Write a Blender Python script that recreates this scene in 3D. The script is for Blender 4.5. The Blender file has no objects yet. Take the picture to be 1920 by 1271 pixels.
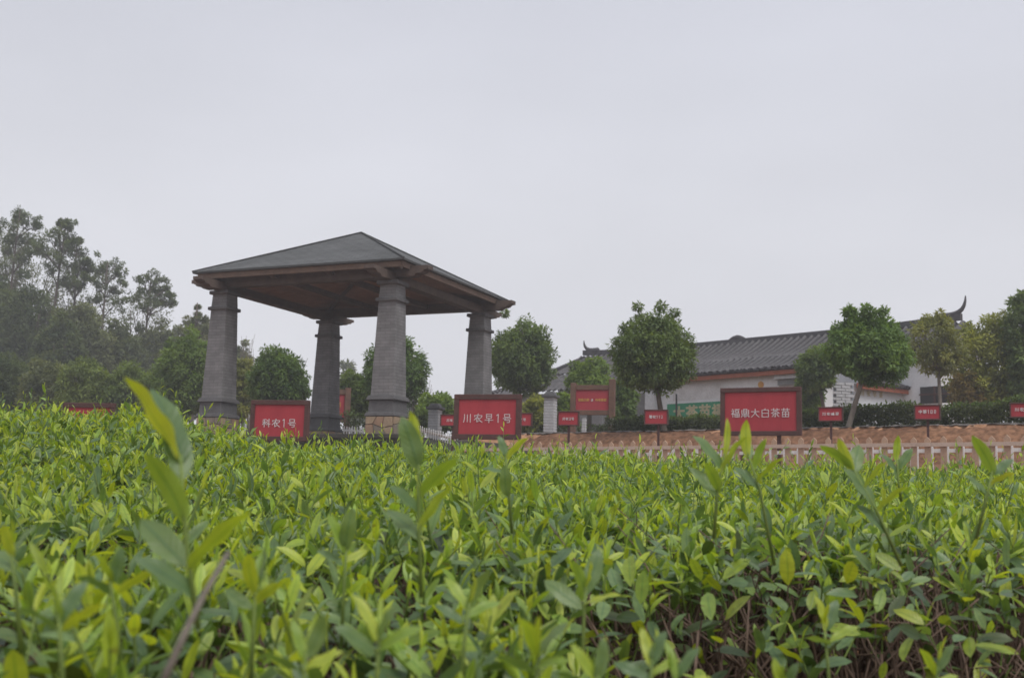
import bpy, math, random
import numpy as np
from mathutils import Vector, Matrix

rng = np.random.default_rng(11)
random.seed(5)
SC = bpy.context.scene
COL = SC.collection
R = math.radians
EYE = 1.0                                   # eye height above the soil at the camera
F, PITCH, ROLL = 2204.0, 0.1407, 0.0272     # focal length in photo pixels, pitch and roll

# ---------------------------------------------------------------- camera
cam = bpy.data.cameras.new('camera')
cam.sensor_width = 36.0
cam.lens = F / 1920 * 36
cam.clip_start, cam.clip_end = 0.05, 3000
cam.dof.use_dof = True
cam.dof.focus_distance = 5.0
cam.dof.aperture_fstop = 9.5
co = bpy.data.objects.new('camera', cam)
COL.objects.link(co)
co.location = (0, 0, EYE)
co.rotation_euler = (Matrix.Rotation(math.pi / 2 + PITCH, 3, 'X') @ Matrix.Rotation(ROLL, 3, 'Z')).to_euler()
SC.camera = co

# ---------------------------------------------------------------- sky and sun
SUN = Vector((0.30, -0.45, 0.84)).normalized()
w = bpy.data.worlds.new('World'); SC.world = w; w.use_nodes = True
nt = w.node_tree; nt.nodes.clear()
N = nt.nodes.new; L = nt.links.new
out = N('ShaderNodeOutputWorld'); bg = N('ShaderNodeBackground')
sky = N('ShaderNodeTexSky'); sky.sky_type = 'NISHITA'; sky.sun_disc = False
sky.sun_elevation = math.asin(SUN.z); sky.sun_rotation = math.atan2(SUN.x, SUN.y)
sky.dust_density = 5
sc_ = N('ShaderNodeMix'); sc_.data_type = 'RGBA'; sc_.blend_type = 'MULTIPLY'; sc_.inputs[0].default_value = 1
L(sky.outputs[0], sc_.inputs[6]); sc_.inputs[7].default_value = (0.08, 0.08, 0.08, 1)
tc = N('ShaderNodeTexCoord'); sep = N('ShaderNodeSeparateXYZ'); L(tc.outputs['Generated'], sep.inputs[0])
rmp = N('ShaderNodeValToRGB')
e = rmp.color_ramp.elements
e[0].position = 0.0; e[0].color = (0.695, 0.695, 0.735, 1)
e[1].position = 0.55; e[1].color = (0.528, 0.545, 0.622, 1)
m_ = e.new(0.22); m_.color = (0.650, 0.656, 0.702, 1)
L(sep.outputs[2], rmp.inputs[0])
mp = N('ShaderNodeMapping'); mp.inputs['Scale'].default_value = (1.3, 1.3, 3.2); L(tc.outputs['Generated'], mp.inputs[0])
nz = N('ShaderNodeTexNoise'); nz.inputs['Scale'].default_value = 1.6; nz.inputs['Detail'].default_value = 4
nz.inputs['Roughness'].default_value = 0.45
L(mp.outputs[0], nz.inputs['Vector'])
mr = N('ShaderNodeMapRange'); mr.inputs[1].default_value = 0.3; mr.inputs[2].default_value = 0.7
mr.inputs[3].default_value = 0.91; mr.inputs[4].default_value = 1.06; L(nz.outputs[0], mr.inputs[0])
mu = N('ShaderNodeMix'); mu.data_type = 'RGBA'; mu.blend_type = 'MULTIPLY'; mu.inputs[0].default_value = 1
L(rmp.outputs[0], mu.inputs[6]); L(mr.outputs[0], mu.inputs[7])
mx = N('ShaderNodeMix'); mx.data_type = 'RGBA'; mx.inputs[0].default_value = 0.94
L(sc_.outputs[2], mx.inputs[6]); L(mu.outputs[2], mx.inputs[7])
L(mx.outputs[2], bg.inputs[0]); bg.inputs[1].default_value = 1.0
L(bg.outputs[0], out.inputs[0])

sl = bpy.data.lights.new('sun', 'SUN'); sl.energy = 1.5; sl.angle = R(25); sl.color = (1, 0.97, 0.92)
so = bpy.data.objects.new('sun', sl); COL.objects.link(so)
so.rotation_euler = (-SUN).to_track_quat('-Z', 'Y').to_euler()

SC.view_settings.view_transform = 'Standard'
SC.view_settings.look = 'None'
SC.view_settings.exposure = 0.35
SC.view_settings.gamma = 1.0
SC.render.engine = 'CYCLES'
cy = SC.cycles
cy.use_denoising = True
cy.max_bounces = 6; cy.diffuse_bounces = 3; cy.glossy_bounces = 2; cy.transmission_bounces = 3
cy.volume_bounces = 0; cy.transparent_max_bounces = 4
cy.caustics_reflective = False; cy.caustics_refractive = False


# ================================================================ helpers
def at(u, v, Y):
    """world point seen at photo pixel (u, v) that stands Y metres in front of the camera"""
    du, dv = u - 960, v - 635.5
    c, s = math.cos(ROLL), math.sin(ROLL)
    a, b = du * c + dv * s, -du * s + dv * c
    x, yc = a / F, -b / F
    d = Vector((x, math.cos(PITCH) - math.sin(PITCH) * yc, math.sin(PITCH) + math.cos(PITCH) * yc))
    d *= Y / d.y
    return Vector((d.x, d.y, d.z + EYE))


def tag(o, label=None, cat=None, group=None, kind=None):
    if label: o['label'] = label
    if cat: o['category'] = cat
    if group: o['group'] = group
    if kind: o['kind'] = kind
    return o


def empty(name, loc=(0, 0, 0), rz=0.0):
    o = bpy.data.objects.new(name, None); COL.objects.link(o)
    o.location = loc; o.rotation_euler = (0, 0, rz); o.empty_display_size = 0.2
    return o


def link(name, me, parent=None, loc=(0, 0, 0), rot=(0, 0, 0)):
    o = bpy.data.objects.new(name, me); COL.objects.link(o)
    o.parent = parent; o.location = loc; o.rotation_euler = rot
    return o


class MB:
    """collects shapes into one mesh"""
    def __init__(s): s.v = []; s.f = []
    def add(s, vs, fs):
        k = len(s.v); s.v += [tuple(p) for p in vs]; s.f += [tuple(i + k for i in f) for f in fs]; return s
    def box(s, c, size, rz=0.0, M=None, taper=1.0):
        x, y, z = (q / 2 for q in size); vs = []
        for dz, t in ((-z, 1.0), (z, taper)):
            for dx, dy in ((-x, -y), (x, -y), (x, y), (-x, y)):
                p = Vector((dx * t, dy * t, dz))
                if M: p = M @ p
                elif rz: p = Matrix.Rotation(rz, 3, 'Z') @ p
                vs.append(p + Vector(c))
        return s.add(vs, [(3, 2, 1, 0), (4, 5, 6, 7), (0, 1, 5, 4), (1, 2, 6, 5), (2, 3, 7, 6), (3, 0, 4, 7)])
    def prism(s, poly, p0, ax, ay, az, depth):
        """polygon (list of 2-D) in axes ax, ay extruded along az"""
        n = len(poly); p0, ax, ay, az = map(Vector, (p0, ax, ay, az))
        vs = [p0 + ax * a + ay * b - az * depth / 2 for a, b in poly] + [p0 + ax * a + ay * b + az * depth / 2 for a, b in poly]
        return s.add(vs, [tuple(range(n))[::-1], tuple(range(n, 2 * n))] + [(i, (i + 1) % n, n + (i + 1) % n, n + i) for i in range(n)])
    def tube(s, pts, rad, n=6):
        pts = [Vector(p) for p in pts]
        if not hasattr(rad, '__len__'): rad = [rad] * len(pts)
        vs = []
        for i, p in enumerate(pts):
            d = (pts[min(i + 1, len(pts) - 1)] - pts[max(i - 1, 0)])
            d = d.normalized() if d.length > 1e-9 else Vector((0, 0, 1))
            a = d.cross(Vector((0.31, 0.92, 0.17))); a = a.normalized(); b = d.cross(a)
            for k in range(n):
                t = 2 * math.pi * k / n
                vs.append(p + (a * math.cos(t) + b * math.sin(t)) * rad[i])
        fs = []
        for i in range(len(pts) - 1):
            for k in range(n):
                fs.append((i * n + k, i * n + (k + 1) % n, (i + 1) * n + (k + 1) % n, (i + 1) * n + k))
        fs.append(tuple(range(n))[::-1]); fs.append(tuple(range((len(pts) - 1) * n, len(pts) * n)))
        return s.add(vs, fs)
    def mesh(s, name, mat, smooth=False, bevel=0.0):
        me = bpy.data.meshes.new(name); me.from_pydata(s.v, [], s.f); me.update()
        if bevel:
            import bmesh
            bm = bmesh.new(); bm.from_mesh(me)
            bmesh.ops.bevel(bm, geom=bm.edges[:], offset=bevel, segments=1, affect='EDGES', clamp_overlap=True)
            bm.to_mesh(me); bm.free()
        if mat: me.materials.append(mat)
        if smooth: me.polygons.foreach_set('use_smooth', [True] * len(me.polygons))
        return me
    def build(s, name, mat, parent=None, smooth=False, bevel=0.0, loc=(0, 0, 0), rot=(0, 0, 0)):
        return link(name, s.mesh(name, mat, smooth, bevel), parent, loc, rot)


def np_mesh(name, V, Q, mat, uv=None, col=None, smooth=True, T=None):
    """mesh out of numpy arrays: V (n,3), Q (m,4) quads, T (k,3) triangles"""
    me = bpy.data.meshes.new(name)
    nv = len(V); nq = len(Q); nt_ = 0 if T is None else len(T)
    me.vertices.add(nv); me.vertices.foreach_set('co', np.ascontiguousarray(V, np.float32).ravel())
    idx = np.asarray(Q, np.int32).ravel()
    starts = np.arange(nq) * 4
    if nt_:
        idx = np.concatenate([idx, np.asarray(T, np.int32).ravel()])
        starts = np.concatenate([starts, nq * 4 + np.arange(nt_) * 3])
    me.loops.add(len(idx)); me.loops.foreach_set('vertex_index', idx.astype(np.int32))
    me.polygons.add(nq + nt_); me.polygons.foreach_set('loop_start', starts.astype(np.int32))
    if smooth: me.polygons.foreach_set('use_smooth', np.ones(nq + nt_, bool))
    if uv is not None:
        l = me.uv_layers.new(name='UVMap')
        l.data.foreach_set('uv', np.ascontiguousarray(uv[idx], np.float32).ravel())
    if col is not None:
        a = me.color_attributes.new('col', 'FLOAT_COLOR', 'POINT')
        c4 = np.ones((nv, 4), np.float32); c4[:, :3] = col
        a.data.foreach_set('color', c4.ravel())
    me.update(calc_edges=True)
    if mat: me.materials.append(mat)
    return me


# ---------------------------------------------------------------- materials
def new_mat(name):
    m = bpy.data.materials.new(name); m.use_nodes = True
    t = m.node_tree; p = t.nodes['Principled BSDF']
    return m, t, p


def mat(name, c, c2=None, rough=0.75, scale=6.0, detail=5.0, bump=0.0, bscale=None, stretch=None, spec=0.3, fine=0.12):
    """plain painted / stone / wood surface: two tones mixed by noise, fine speckle and bump"""
    m, t, p = new_mat(name)
    n, l = t.nodes.new, t.links.new
    tc = n('ShaderNodeTexCoord'); mp = n('ShaderNodeMapping'); l(tc.outputs['Object'], mp.inputs[0])
    if stretch: mp.inputs['Scale'].default_value = stretch
    nz = n('ShaderNodeTexNoise'); nz.inputs['Scale'].default_value = scale; nz.inputs['Detail'].default_value = detail
    nz.inputs['Roughness'].default_value = 0.62
    l(mp.outputs[0], nz.inputs['Vector'])
    r = n('ShaderNodeValToRGB'); r.color_ramp.elements[0].position = 0.3; r.color_ramp.elements[1].position = 0.7
    c2 = c2 or tuple(q * 0.75 for q in c)
    r.color_ramp.elements[0].color = (*c2, 1); r.color_ramp.elements[1].color = (*c, 1)
    l(nz.outputs[0], r.inputs[0])
    f = n('ShaderNodeTexNoise'); f.inputs['Scale'].default_value = scale * 14; f.inputs['Detail'].default_value = 3
    l(mp.outputs[0], f.inputs['Vector'])
    mr = n('ShaderNodeMapRange'); mr.inputs[1].default_value = 0.3; mr.inputs[2].default_value = 0.7
    mr.inputs[3].default_value = 1 - fine; mr.inputs[4].default_value = 1 + fine; l(f.outputs[0], mr.inputs[0])
    mu = n('ShaderNodeMix'); mu.data_type = 'RGBA'; mu.blend_type = 'MULTIPLY'; mu.inputs[0].default_value = 1
    l(r.outputs[0], mu.inputs[6]); l(mr.outputs[0], mu.inputs[7])
    l(mu.outputs[2], p.inputs['Base Color'])
    p.inputs['Roughness'].default_value = rough; p.inputs['Specular IOR Level'].default_value = spec
    if bump:
        b = n('ShaderNodeBump'); b.inputs['Strength'].default_value = min(1.0, bump); b.inputs['Distance'].default_value = 0.02
        g = n('ShaderNodeTexNoise'); g.inputs['Scale'].default_value = bscale or scale * 5; g.inputs['Detail'].default_value = 5
        l(mp.outputs[0], g.inputs['Vector']); l(g.outputs[0], b.inputs['Height']); l(b.outputs[0], p.inputs['Normal'])
    return m


def brick_mat(name, c1, c2, mortar, bw, bh, ms=0.008, bump=0.5, mapping='column', rough=0.85):
    m, t, p = new_mat(name)
    n, l = t.nodes.new, t.links.new
    tc = n('ShaderNodeTexCoord'); sp = n('ShaderNodeSeparateXYZ'); l(tc.outputs['Object'], sp.inputs[0])
    ad = n('ShaderNodeMath'); ad.operation = 'ADD'; l(sp.outputs[0], ad.inputs[0]); l(sp.outputs[1], ad.inputs[1])
    cb = n('ShaderNodeCombineXYZ'); l(ad.outputs[0], cb.inputs[0]); l(sp.outputs[2], cb.inputs[1])
    br = n('ShaderNodeTexBrick'); l(cb.outputs[0], br.inputs['Vector'])
    br.inputs['Color1'].default_value = (*c1, 1); br.inputs['Color2'].default_value = (*c2, 1); br.inputs['Mortar'].default_value = (*mortar, 1)
    br.inputs['Scale'].default_value = 1; br.inputs['Brick Width'].default_value = bw; br.inputs['Row Height'].default_value = bh
    br.inputs['Mortar Size'].default_value = ms; br.inputs['Mortar Smooth'].default_value = 0.4
    nz = n('ShaderNodeTexNoise'); nz.inputs['Scale'].default_value = 3.0; nz.inputs['Detail'].default_value = 6
    l(tc.outputs['Object'], nz.inputs['Vector'])
    mr = n('ShaderNodeMapRange'); mr.inputs[1].default_value = 0.3; mr.inputs[2].default_value = 0.7
    mr.inputs[3].default_value = 0.78; mr.inputs[4].default_value = 1.18; l(nz.outputs[0], mr.inputs[0])
    mu = n('ShaderNodeMix'); mu.data_type = 'RGBA'; mu.blend_type = 'MULTIPLY'; mu.inputs[0].default_value = 1
    l(br.outputs[0], mu.inputs[6]); l(mr.outputs[0], mu.inputs[7]); l(mu.outputs[2], p.inputs['Base Color'])
    p.inputs['Roughness'].default_value = rough; p.inputs['Specular IOR Level'].default_value = 0.2
    b = n('ShaderNodeBump'); b.inputs['Strength'].default_value = bump; b.inputs['Distance'].default_value = 0.02; b.invert = True
    l(br.outputs['Fac'], b.inputs['Height']); l(b.outputs[0], p.inputs['Normal'])
    return m


def leaf_mat(name, rough=0.42, spec=0.45, trans=0.35, veins=True, sheen=1.0):
    """leaf surface: colour of each leaf from the mesh, paler midrib, side veins as relief, light passing through"""
    m, t, p = new_mat(name)
    n, l = t.nodes.new, t.links.new
    at_ = n('ShaderNodeAttribute'); at_.attribute_name = 'col'
    col = at_.outputs['Color']
    if veins:
        uv = n('ShaderNodeUVMap'); sp = n('ShaderNodeSeparateXYZ'); l(uv.outputs[0], sp.inputs[0])
        a = n('ShaderNodeMath'); a.operation = 'SUBTRACT'; l(sp.outputs[0], a.inputs[0]); a.inputs[1].default_value = 0.5
        b = n('ShaderNodeMath'); b.operation = 'ABSOLUTE'; l(a.outputs[0], b.inputs[0])
        rib = n('ShaderNodeMapRange'); l(b.outputs[0], rib.inputs[0]); rib.inputs[1].default_value = 0.02; rib.inputs[2].default_value = 0.075
        rib.inputs[3].default_value = 1; rib.inputs[4].default_value = 0
        # side veins run obliquely: v*7 - |u|*3.2
        q = n('ShaderNodeMath'); q.operation = 'MULTIPLY'; l(b.outputs[0], q.inputs[0]); q.inputs[1].default_value = 3.4
        z = n('ShaderNodeMath'); z.operation = 'MULTIPLY'; l(sp.outputs[1], z.inputs[0]); z.inputs[1].default_value = 8.0
        d = n('ShaderNodeMath'); d.operation = 'SUBTRACT'; l(z.outputs[0], d.inputs[0]); l(q.outputs[0], d.inputs[1])
        pp = n('ShaderNodeMath'); pp.operation = 'PINGPONG'; l(d.outputs[0], pp.inputs[0]); pp.inputs[1].default_value = 0.5
        mix = n('ShaderNodeMix'); mix.data_type = 'RGBA'; mix.blend_type = 'MIX'
        fm = n('ShaderNodeMath'); fm.operation = 'MULTIPLY'; l(rib.outputs[0], fm.inputs[0]); fm.inputs[1].default_value = 0.85
        dk = n('ShaderNodeMix'); dk.data_type = 'RGBA'; dk.blend_type = 'MULTIPLY'; dk.inputs[0].default_value = 1
        l(col, dk.inputs[6]); dk.inputs[7].default_value = (0.62, 0.78, 0.9, 1)
        l(fm.outputs[0], mix.inputs[0]); l(col, mix.inputs[6]); l(dk.outputs[2], mix.inputs[7])
        col = mix.outputs[2]
        hs = n('ShaderNodeMath'); hs.operation = 'ADD'; l(pp.outputs[0], hs.inputs[0]); l(rib.outputs[0], hs.inputs[1])
        bp = n('ShaderNodeBump'); bp.inputs['Strength'].default_value = 0.35; bp.inputs['Distance'].default_value = 0.0012
        l(hs.outputs[0], bp.inputs['Height']); l(bp.outputs[0], p.inputs['Normal'])
    nz = n('ShaderNodeTexNoise'); nz.inputs['Scale'].default_value = 60 if veins else 3.0; nz.inputs['Detail'].default_value = 3
    mr = n('ShaderNodeMapRange'); mr.inputs[1].default_value = 0.3; mr.inputs[2].default_value = 0.7
    mr.inputs[3].default_value = 0.82; mr.inputs[4].default_value = 1.15; l(nz.outputs[0], mr.inputs[0])
    mu = n('ShaderNodeMix'); mu.data_type = 'RGBA'; mu.blend_type = 'MULTIPLY'; mu.inputs[0].default_value = 1
    l(col, mu.inputs[6]); l(mr.outputs[0], mu.inputs[7]); col = mu.outputs[2]
    if veins:
        sp2 = n('ShaderNodeTexNoise'); sp2.inputs['Scale'].default_value = 95; sp2.inputs['Detail'].default_value = 2
        th = n('ShaderNodeMapRange'); th.inputs[1].default_value = 0.66; th.inputs[2].default_value = 0.74; th.inputs[4].default_value = 0.6; l(sp2.outputs[0], th.inputs[0])
        bw = n('ShaderNodeMix'); bw.data_type = 'RGBA'; l(th.outputs[0], bw.inputs[0]); l(col, bw.inputs[6]); bw.inputs[7].default_value = (0.16, 0.11, 0.035, 1)
        col = bw.outputs[2]
    l(col, p.inputs['Base Color'])
    p.inputs['Roughness'].default_value = rough; p.inputs['Specular IOR Level'].default_value = spec
    tr = n('ShaderNodeBsdfTranslucent')
    tw = n('ShaderNodeMix'); tw.data_type = 'RGBA'; tw.blend_type = 'MULTIPLY'; tw.inputs[0].default_value = 1
    l(col, tw.inputs[6]); tw.inputs[7].default_value = (1.7, 1.6, 0.5, 1)
    l(tw.outputs[2], tr.inputs[0])
    ms = n('ShaderNodeMixShader'); ms.inputs[0].default_value = trans
    o = t.nodes['Material Output']
    l(p.outputs[0], ms.inputs[1]); l(tr.outputs[0], ms.inputs[2]); l(ms.outputs[0], o.inputs[0])
    return m


def ground_mat():
    m, t, p = new_mat('soil')
    n, l = t.nodes.new, t.links.new
    tc = n('ShaderNodeTexCoord')
    a = n('ShaderNodeTexNoise'); a.inputs['Scale'].default_value = 0.6; a.inputs['Detail'].default_value = 8; l(tc.outputs['Object'], a.inputs['Vector'])
    r = n('ShaderNodeValToRGB'); e = r.color_ramp.elements
    e[0].position = 0.35; e[0].color = (0.17, 0.085, 0.05, 1); e[1].position = 0.65; e[1].color = (0.28, 0.15, 0.085, 1)
    l(a.outputs[0], r.inputs[0])
    b = n('ShaderNodeTexNoise'); b.inputs['Scale'].default_value = 9; b.inputs['Detail'].default_value = 8; l(tc.outputs['Object'], b.inputs['Vector'])
    mr = n('ShaderNodeMapRange'); mr.inputs[1].default_value = 0.3; mr.inputs[2].default_value = 0.7; mr.inputs[3].default_value = 0.55; mr.inputs[4].default_value = 1.35
    l(b.outputs[0], mr.inputs[0])
    mu = n('ShaderNodeMix'); mu.data_type = 'RGBA'; mu.blend_type = 'MULTIPLY'; mu.inputs[0].default_value = 1
    l(r.outputs[0], mu.inputs[6]); l(mr.outputs[0], mu.inputs[7]); l(mu.outputs[2], p.inputs['Base Color'])
    p.inputs['Roughness'].default_value = 0.95; p.inputs['Specular IOR Level'].default_value = 0.1
    bp = n('ShaderNodeBump'); bp.inputs['Strength'].default_value = 0.8; bp.inputs['Distance'].default_value = 0.05
    l(b.outputs[0], bp.inputs['Height']); l(bp.outputs[0], p.inputs['Normal'])
    return m


M = {}
M['tea'] = leaf_mat('tea_leaf', rough=0.42, spec=0.75, trans=0.36)
M['tree'] = leaf_mat('tree_leaf', rough=0.55, spec=0.3, trans=0.34, veins=False)
M['twig'] = mat('twig_bark', (0.21, 0.145, 0.11), (0.12, 0.08, 0.062), scale=25, rough=0.9)
M['stem'] = mat('green_stem', (0.20, 0.27, 0.06), (0.13, 0.19, 0.05), scale=20, rough=0.6)
M['bark'] = mat('bark', (0.14, 0.115, 0.09), (0.075, 0.06, 0.05), scale=9, rough=0.95, bump=0.6, stretch=(1, 1, 0.35))
M['bark_pale'] = mat('pale_bark', (0.25, 0.22, 0.18), (0.14, 0.12, 0.10), scale=9, rough=0.95, bump=0.5, stretch=(1, 1, 0.35))
M['soil'] = ground_mat()
M['brick'] = brick_mat('grey_brick', (0.215, 0.212, 0.212), (0.175, 0.172, 0.174), (0.125, 0.125, 0.125), 0.26, 0.075, ms=0.006, bump=0.5)
M['plinth'] = mat('dark_plinth', (0.15, 0.148, 0.15), (0.09, 0.09, 0.092), scale=5, bump=0.4, rough=0.9)
M['collar'] = mat('collar_stone', (0.13, 0.127, 0.127), (0.085, 0.083, 0.085), scale=7, bump=0.4, rough=0.9)
M['stone'] = mat('yellow_stone', (0.40, 0.30, 0.195), (0.29, 0.215, 0.15), scale=5, bump=0.6, rough=0.9)
M['stone2'] = mat('rust_stone', (0.37, 0.245, 0.16), (0.27, 0.18, 0.125), scale=5, bump=0.6, rough=0.9)
M['stone3'] = mat('grey_stone', (0.27, 0.225, 0.175), (0.18, 0.15, 0.125), scale=5, bump=0.6, rough=0.9)
M['mortar'] = mat('mortar', (0.13, 0.10, 0.08), scale=9, rough=0.95)
M['wood'] = mat('beam_wood', (0.125, 0.09, 0.072), (0.08, 0.06, 0.05), scale=4, bump=0.3, rough=0.8, stretch=(1, 1, 1))
M['ceiling'] = mat('ceiling_wood', (0.36, 0.215, 0.145), (0.26, 0.155, 0.11), scale=3, bump=0.3, rough=0.8)
M['fascia'] = mat('fascia_wood', (0.205, 0.14, 0.10), (0.14, 0.098, 0.075), scale=5, bump=0.3, rough=0.8)
M['signwood'] = mat('sign_frame_wood', (0.115, 0.055, 0.048), (0.07, 0.038, 0.035), scale=7, bump=0.3, rough=0.7)
M['gatewood'] = mat('gate_wood', (0.205, 0.115, 0.08), (0.13, 0.08, 0.06), scale=6, bump=0.3, rough=0.8)
M['red'] = mat('red_panel', (0.43, 0.050, 0.063), (0.33, 0.036, 0.048), stretch=(1, 1, 0.25), scale=4, rough=0.55, fine=0.05)
M['redlight'] = mat('faded_red_panel', (0.43, 0.055, 0.07), (0.37, 0.045, 0.06), scale=2.5, rough=0.6, fine=0.05)
M['letters'] = mat('white_lettering', (0.82, 0.80, 0.80), scale=5, rough=0.6, fine=0.03)
M['gold'] = mat('gold_lettering', (0.75, 0.42, 0.12), scale=5, rough=0.6, fine=0.03)
M['cream'] = mat('cream_lettering', (0.62, 0.56, 0.34), (0.5, 0.47, 0.3), scale=5, rough=0.7)
M['white'] = mat('white_picket', (0.80, 0.78, 0.76), (0.66, 0.63, 0.60), scale=5, rough=0.7)
M['tan'] = mat('bare_picket', (0.50, 0.35, 0.25), (0.40, 0.275, 0.195), scale=5, rough=0.85)
M['rail'] = mat('pale_rail', (0.60, 0.48, 0.39), (0.48, 0.37, 0.30), scale=5, rough=0.8)
M['post'] = mat('post_metal', (0.10, 0.045, 0.04), (0.07, 0.035, 0.033), scale=9, rough=0.6)
M['gravel'] = mat('gravel', (0.20, 0.175, 0.155), (0.11, 0.098, 0.088), scale=14, bump=1.0, rough=0.95, fine=0.4)
M['earth'] = mat('red_earth', (0.56, 0.315, 0.18), (0.36, 0.19, 0.11), scale=2.2, detail=9, bump=1.0, bscale=9, rough=0.95, fine=0.3)
M['plaster'] = mat('white_plaster', (0.82, 0.83, 0.84), (0.68, 0.69, 0.70), scale=1.3, rough=0.85, fine=0.05)
M['plaster_blue'] = mat('bluish_plaster', (0.70, 0.745, 0.78), (0.62, 0.67, 0.70), scale=1.0, rough=0.85, fine=0.05)
M['greywall'] = mat('grey_plaster', (0.27, 0.27, 0.27), (0.18, 0.18, 0.18), scale=1.5, rough=0.9)  # on the gate wall this grey is painted shade
M['green'] = mat('green_paint', (0.05, 0.30, 0.16), (0.04, 0.26, 0.135), scale=1.5, rough=0.7, fine=0.05)
M['mural'] = mat('faded_mural', (0.80, 0.80, 0.80), (0.52, 0.51, 0.50), scale=1.8, detail=7, rough=0.85)
M['orange'] = mat('orange_fascia', (0.42, 0.135, 0.075), (0.30, 0.10, 0.06), scale=4, rough=0.75)
M['tile'] = mat('grey_roof_tile', (0.155, 0.145, 0.146), (0.082, 0.078, 0.08), scale=5, detail=8, rough=0.85, bump=0.5, fine=0.35)
M['tile_pan_shade'] = mat('roof_pan_tile_shade', (0.06, 0.056, 0.058), (0.035, 0.033, 0.035), scale=6, rough=0.9, bump=0.4)  # darkened colour paints the shade between the cover rolls
M['ridge'] = mat('ridge_tile', (0.10, 0.095, 0.10), (0.06, 0.056, 0.06), scale=6, rough=0.85, bump=0.4)
M['dark'] = mat('dark_opening', (0.045, 0.04, 0.04), (0.03, 0.028, 0.028), scale=4, rough=0.7)
M['whitebrick'] = mat('white_painted_brick', (0.60, 0.61, 0.63), (0.47, 0.48, 0.49), scale=9, rough=0.85, bump=0.3)
M['joint'] = mat('brick_joint', (0.42, 0.42, 0.42), scale=9, rough=0.95)
M['mossy'] = mat('mossy_wall', (0.05, 0.044, 0.03), (0.022, 0.024, 0.014), scale=2.0, detail=8, bump=0.8, rough=0.95, fine=0.3)
M['paving'] = mat('paving', (0.075, 0.07, 0.062), (0.045, 0.043, 0.038), scale=3, rough=0.9, bump=0.3)
M['sunmark'] = mat('orange_emblem', (0.60, 0.26, 0.07), (0.62, 0.40, 0.08), scale=3, rough=0.7)


def shingle_mat():
    m, t, p = new_mat('asphalt_shingle')
    n, l = t.nodes.new, t.links.new
    uv = n('ShaderNodeUVMap')
    br = n('ShaderNodeTexBrick'); l(uv.outputs[0], br.inputs['Vector'])
    br.inputs['Color1'].default_value = (0.118, 0.120, 0.120, 1); br.inputs['Color2'].default_value = (0.100, 0.104, 0.102, 1)
    br.inputs['Mortar'].default_value = (0.05, 0.052, 0.052, 1); br.inputs['Scale'].default_value = 1
    br.inputs['Brick Width'].default_value = 0.33; br.inputs['Row Height'].default_value = 0.15; br.inputs['Mortar Size'].default_value = 0.012
    nz = n('ShaderNodeTexNoise'); nz.inputs['Scale'].default_value = 7.0; nz.inputs['Detail'].default_value = 12; nz.inputs['Roughness'].default_value = 0.8
    mr = n('ShaderNodeMapRange'); mr.inputs[1].default_value = 0.3; mr.inputs[2].default_value = 0.7; mr.inputs[3].default_value = 0.66; mr.inputs[4].default_value = 1.34
    l(nz.outputs[0], mr.inputs[0])
    mu = n('ShaderNodeMix'); mu.data_type = 'RGBA'; mu.blend_type = 'MULTIPLY'; mu.inputs[0].default_value = 1
    l(br.outputs[0], mu.inputs[6]); l(mr.outputs[0], mu.inputs[7]); l(mu.outputs[2], p.inputs['Base Color'])
    p.inputs['Roughness'].default_value = 0.85; p.inputs['Specular IOR Level'].default_value = 0.25
    b = n('ShaderNodeBump'); b.inputs['Strength'].default_value = 0.5; b.inputs['Distance'].default_value = 0.01; b.invert = True
    l(br.outputs['Fac'], b.inputs['Height']); l(b.outputs[0], p.inputs['Normal'])
    return m


M['shingle'] = shingle_mat()
M['shingle_edge'] = mat('shingle_edge', (0.075, 0.077, 0.076), scale=8, rough=0.9)

# ================================================================ the lie of the land
DV = Vector((0.785, -0.62, 0))      # direction in which the fences, the bank and the house run
NV = Vector((0.62, 0.785, 0))       # across them, away from the camera


def smooth(a, b, x):
    t = np.clip((x - a) / (b - a), 0, 1)
    return t * t * (3 - 2 * t)


def gz(x, y):
    """height of the ground"""
    x = np.asarray(x, float); y = np.asarray(y, float)
    t = 0.62 * x + 0.785 * y
    base = np.interp(t, [-60, 2.5, 5, 9, 15.5, 21.6], [-1.2, -0.92, -0.62, -0.35, 0.36, 0.98])
    base = np.where(y < 0, np.minimum(base, -0.92), base)
    right = np.where(t > 21.6, 0.98 + (1.73 - 0.98) * np.clip((t - 21.9) / 0.9, 0, 1), base)
    left = np.where(t > 18.5, np.minimum(base, 1.12), base)
    left = left + (1.50 - left) * smooth(22, 30, t)
    k = smooth(-1.5, 1.0, x)
    z = left * (1 - k) + right * k
    z = z + 5.5 * smooth(8, 45, -x - 0.1 * y) * smooth(42, 85, y)
    return z + EYE


def ground():
    xs = np.unique(np.concatenate([np.linspace(-14, 16, 121), np.linspace(-120, -14, 40), np.linspace(16, 120, 40), [-900, -400, -220, 220, 400, 900]]))
    ys = np.unique(np.concatenate([np.linspace(-4, 46, 201), np.linspace(46, 160, 50), [-900, -300, -60, -20, 260, 500, 1400]]))
    X, Y = np.meshgrid(xs, ys)
    Z = gz(X, Y) + 0.03 * np.sin(X * 3.1 + Y) * np.sin(Y * 2.3 - X * 0.7)
    V = np.stack([X, Y, Z], -1).reshape(-1, 3)
    nx = len(xs); i = np.arange(len(ys) - 1)[:, None] * nx + np.arange(nx - 1)[None, :]
    Q = np.stack([i, i + 1, i + nx + 1, i + nx], -1).reshape(-1, 4)
    o = link('ground', np_mesh('ground', V, Q, M['soil']))
    tag(o, kind='structure')


ground()


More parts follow.
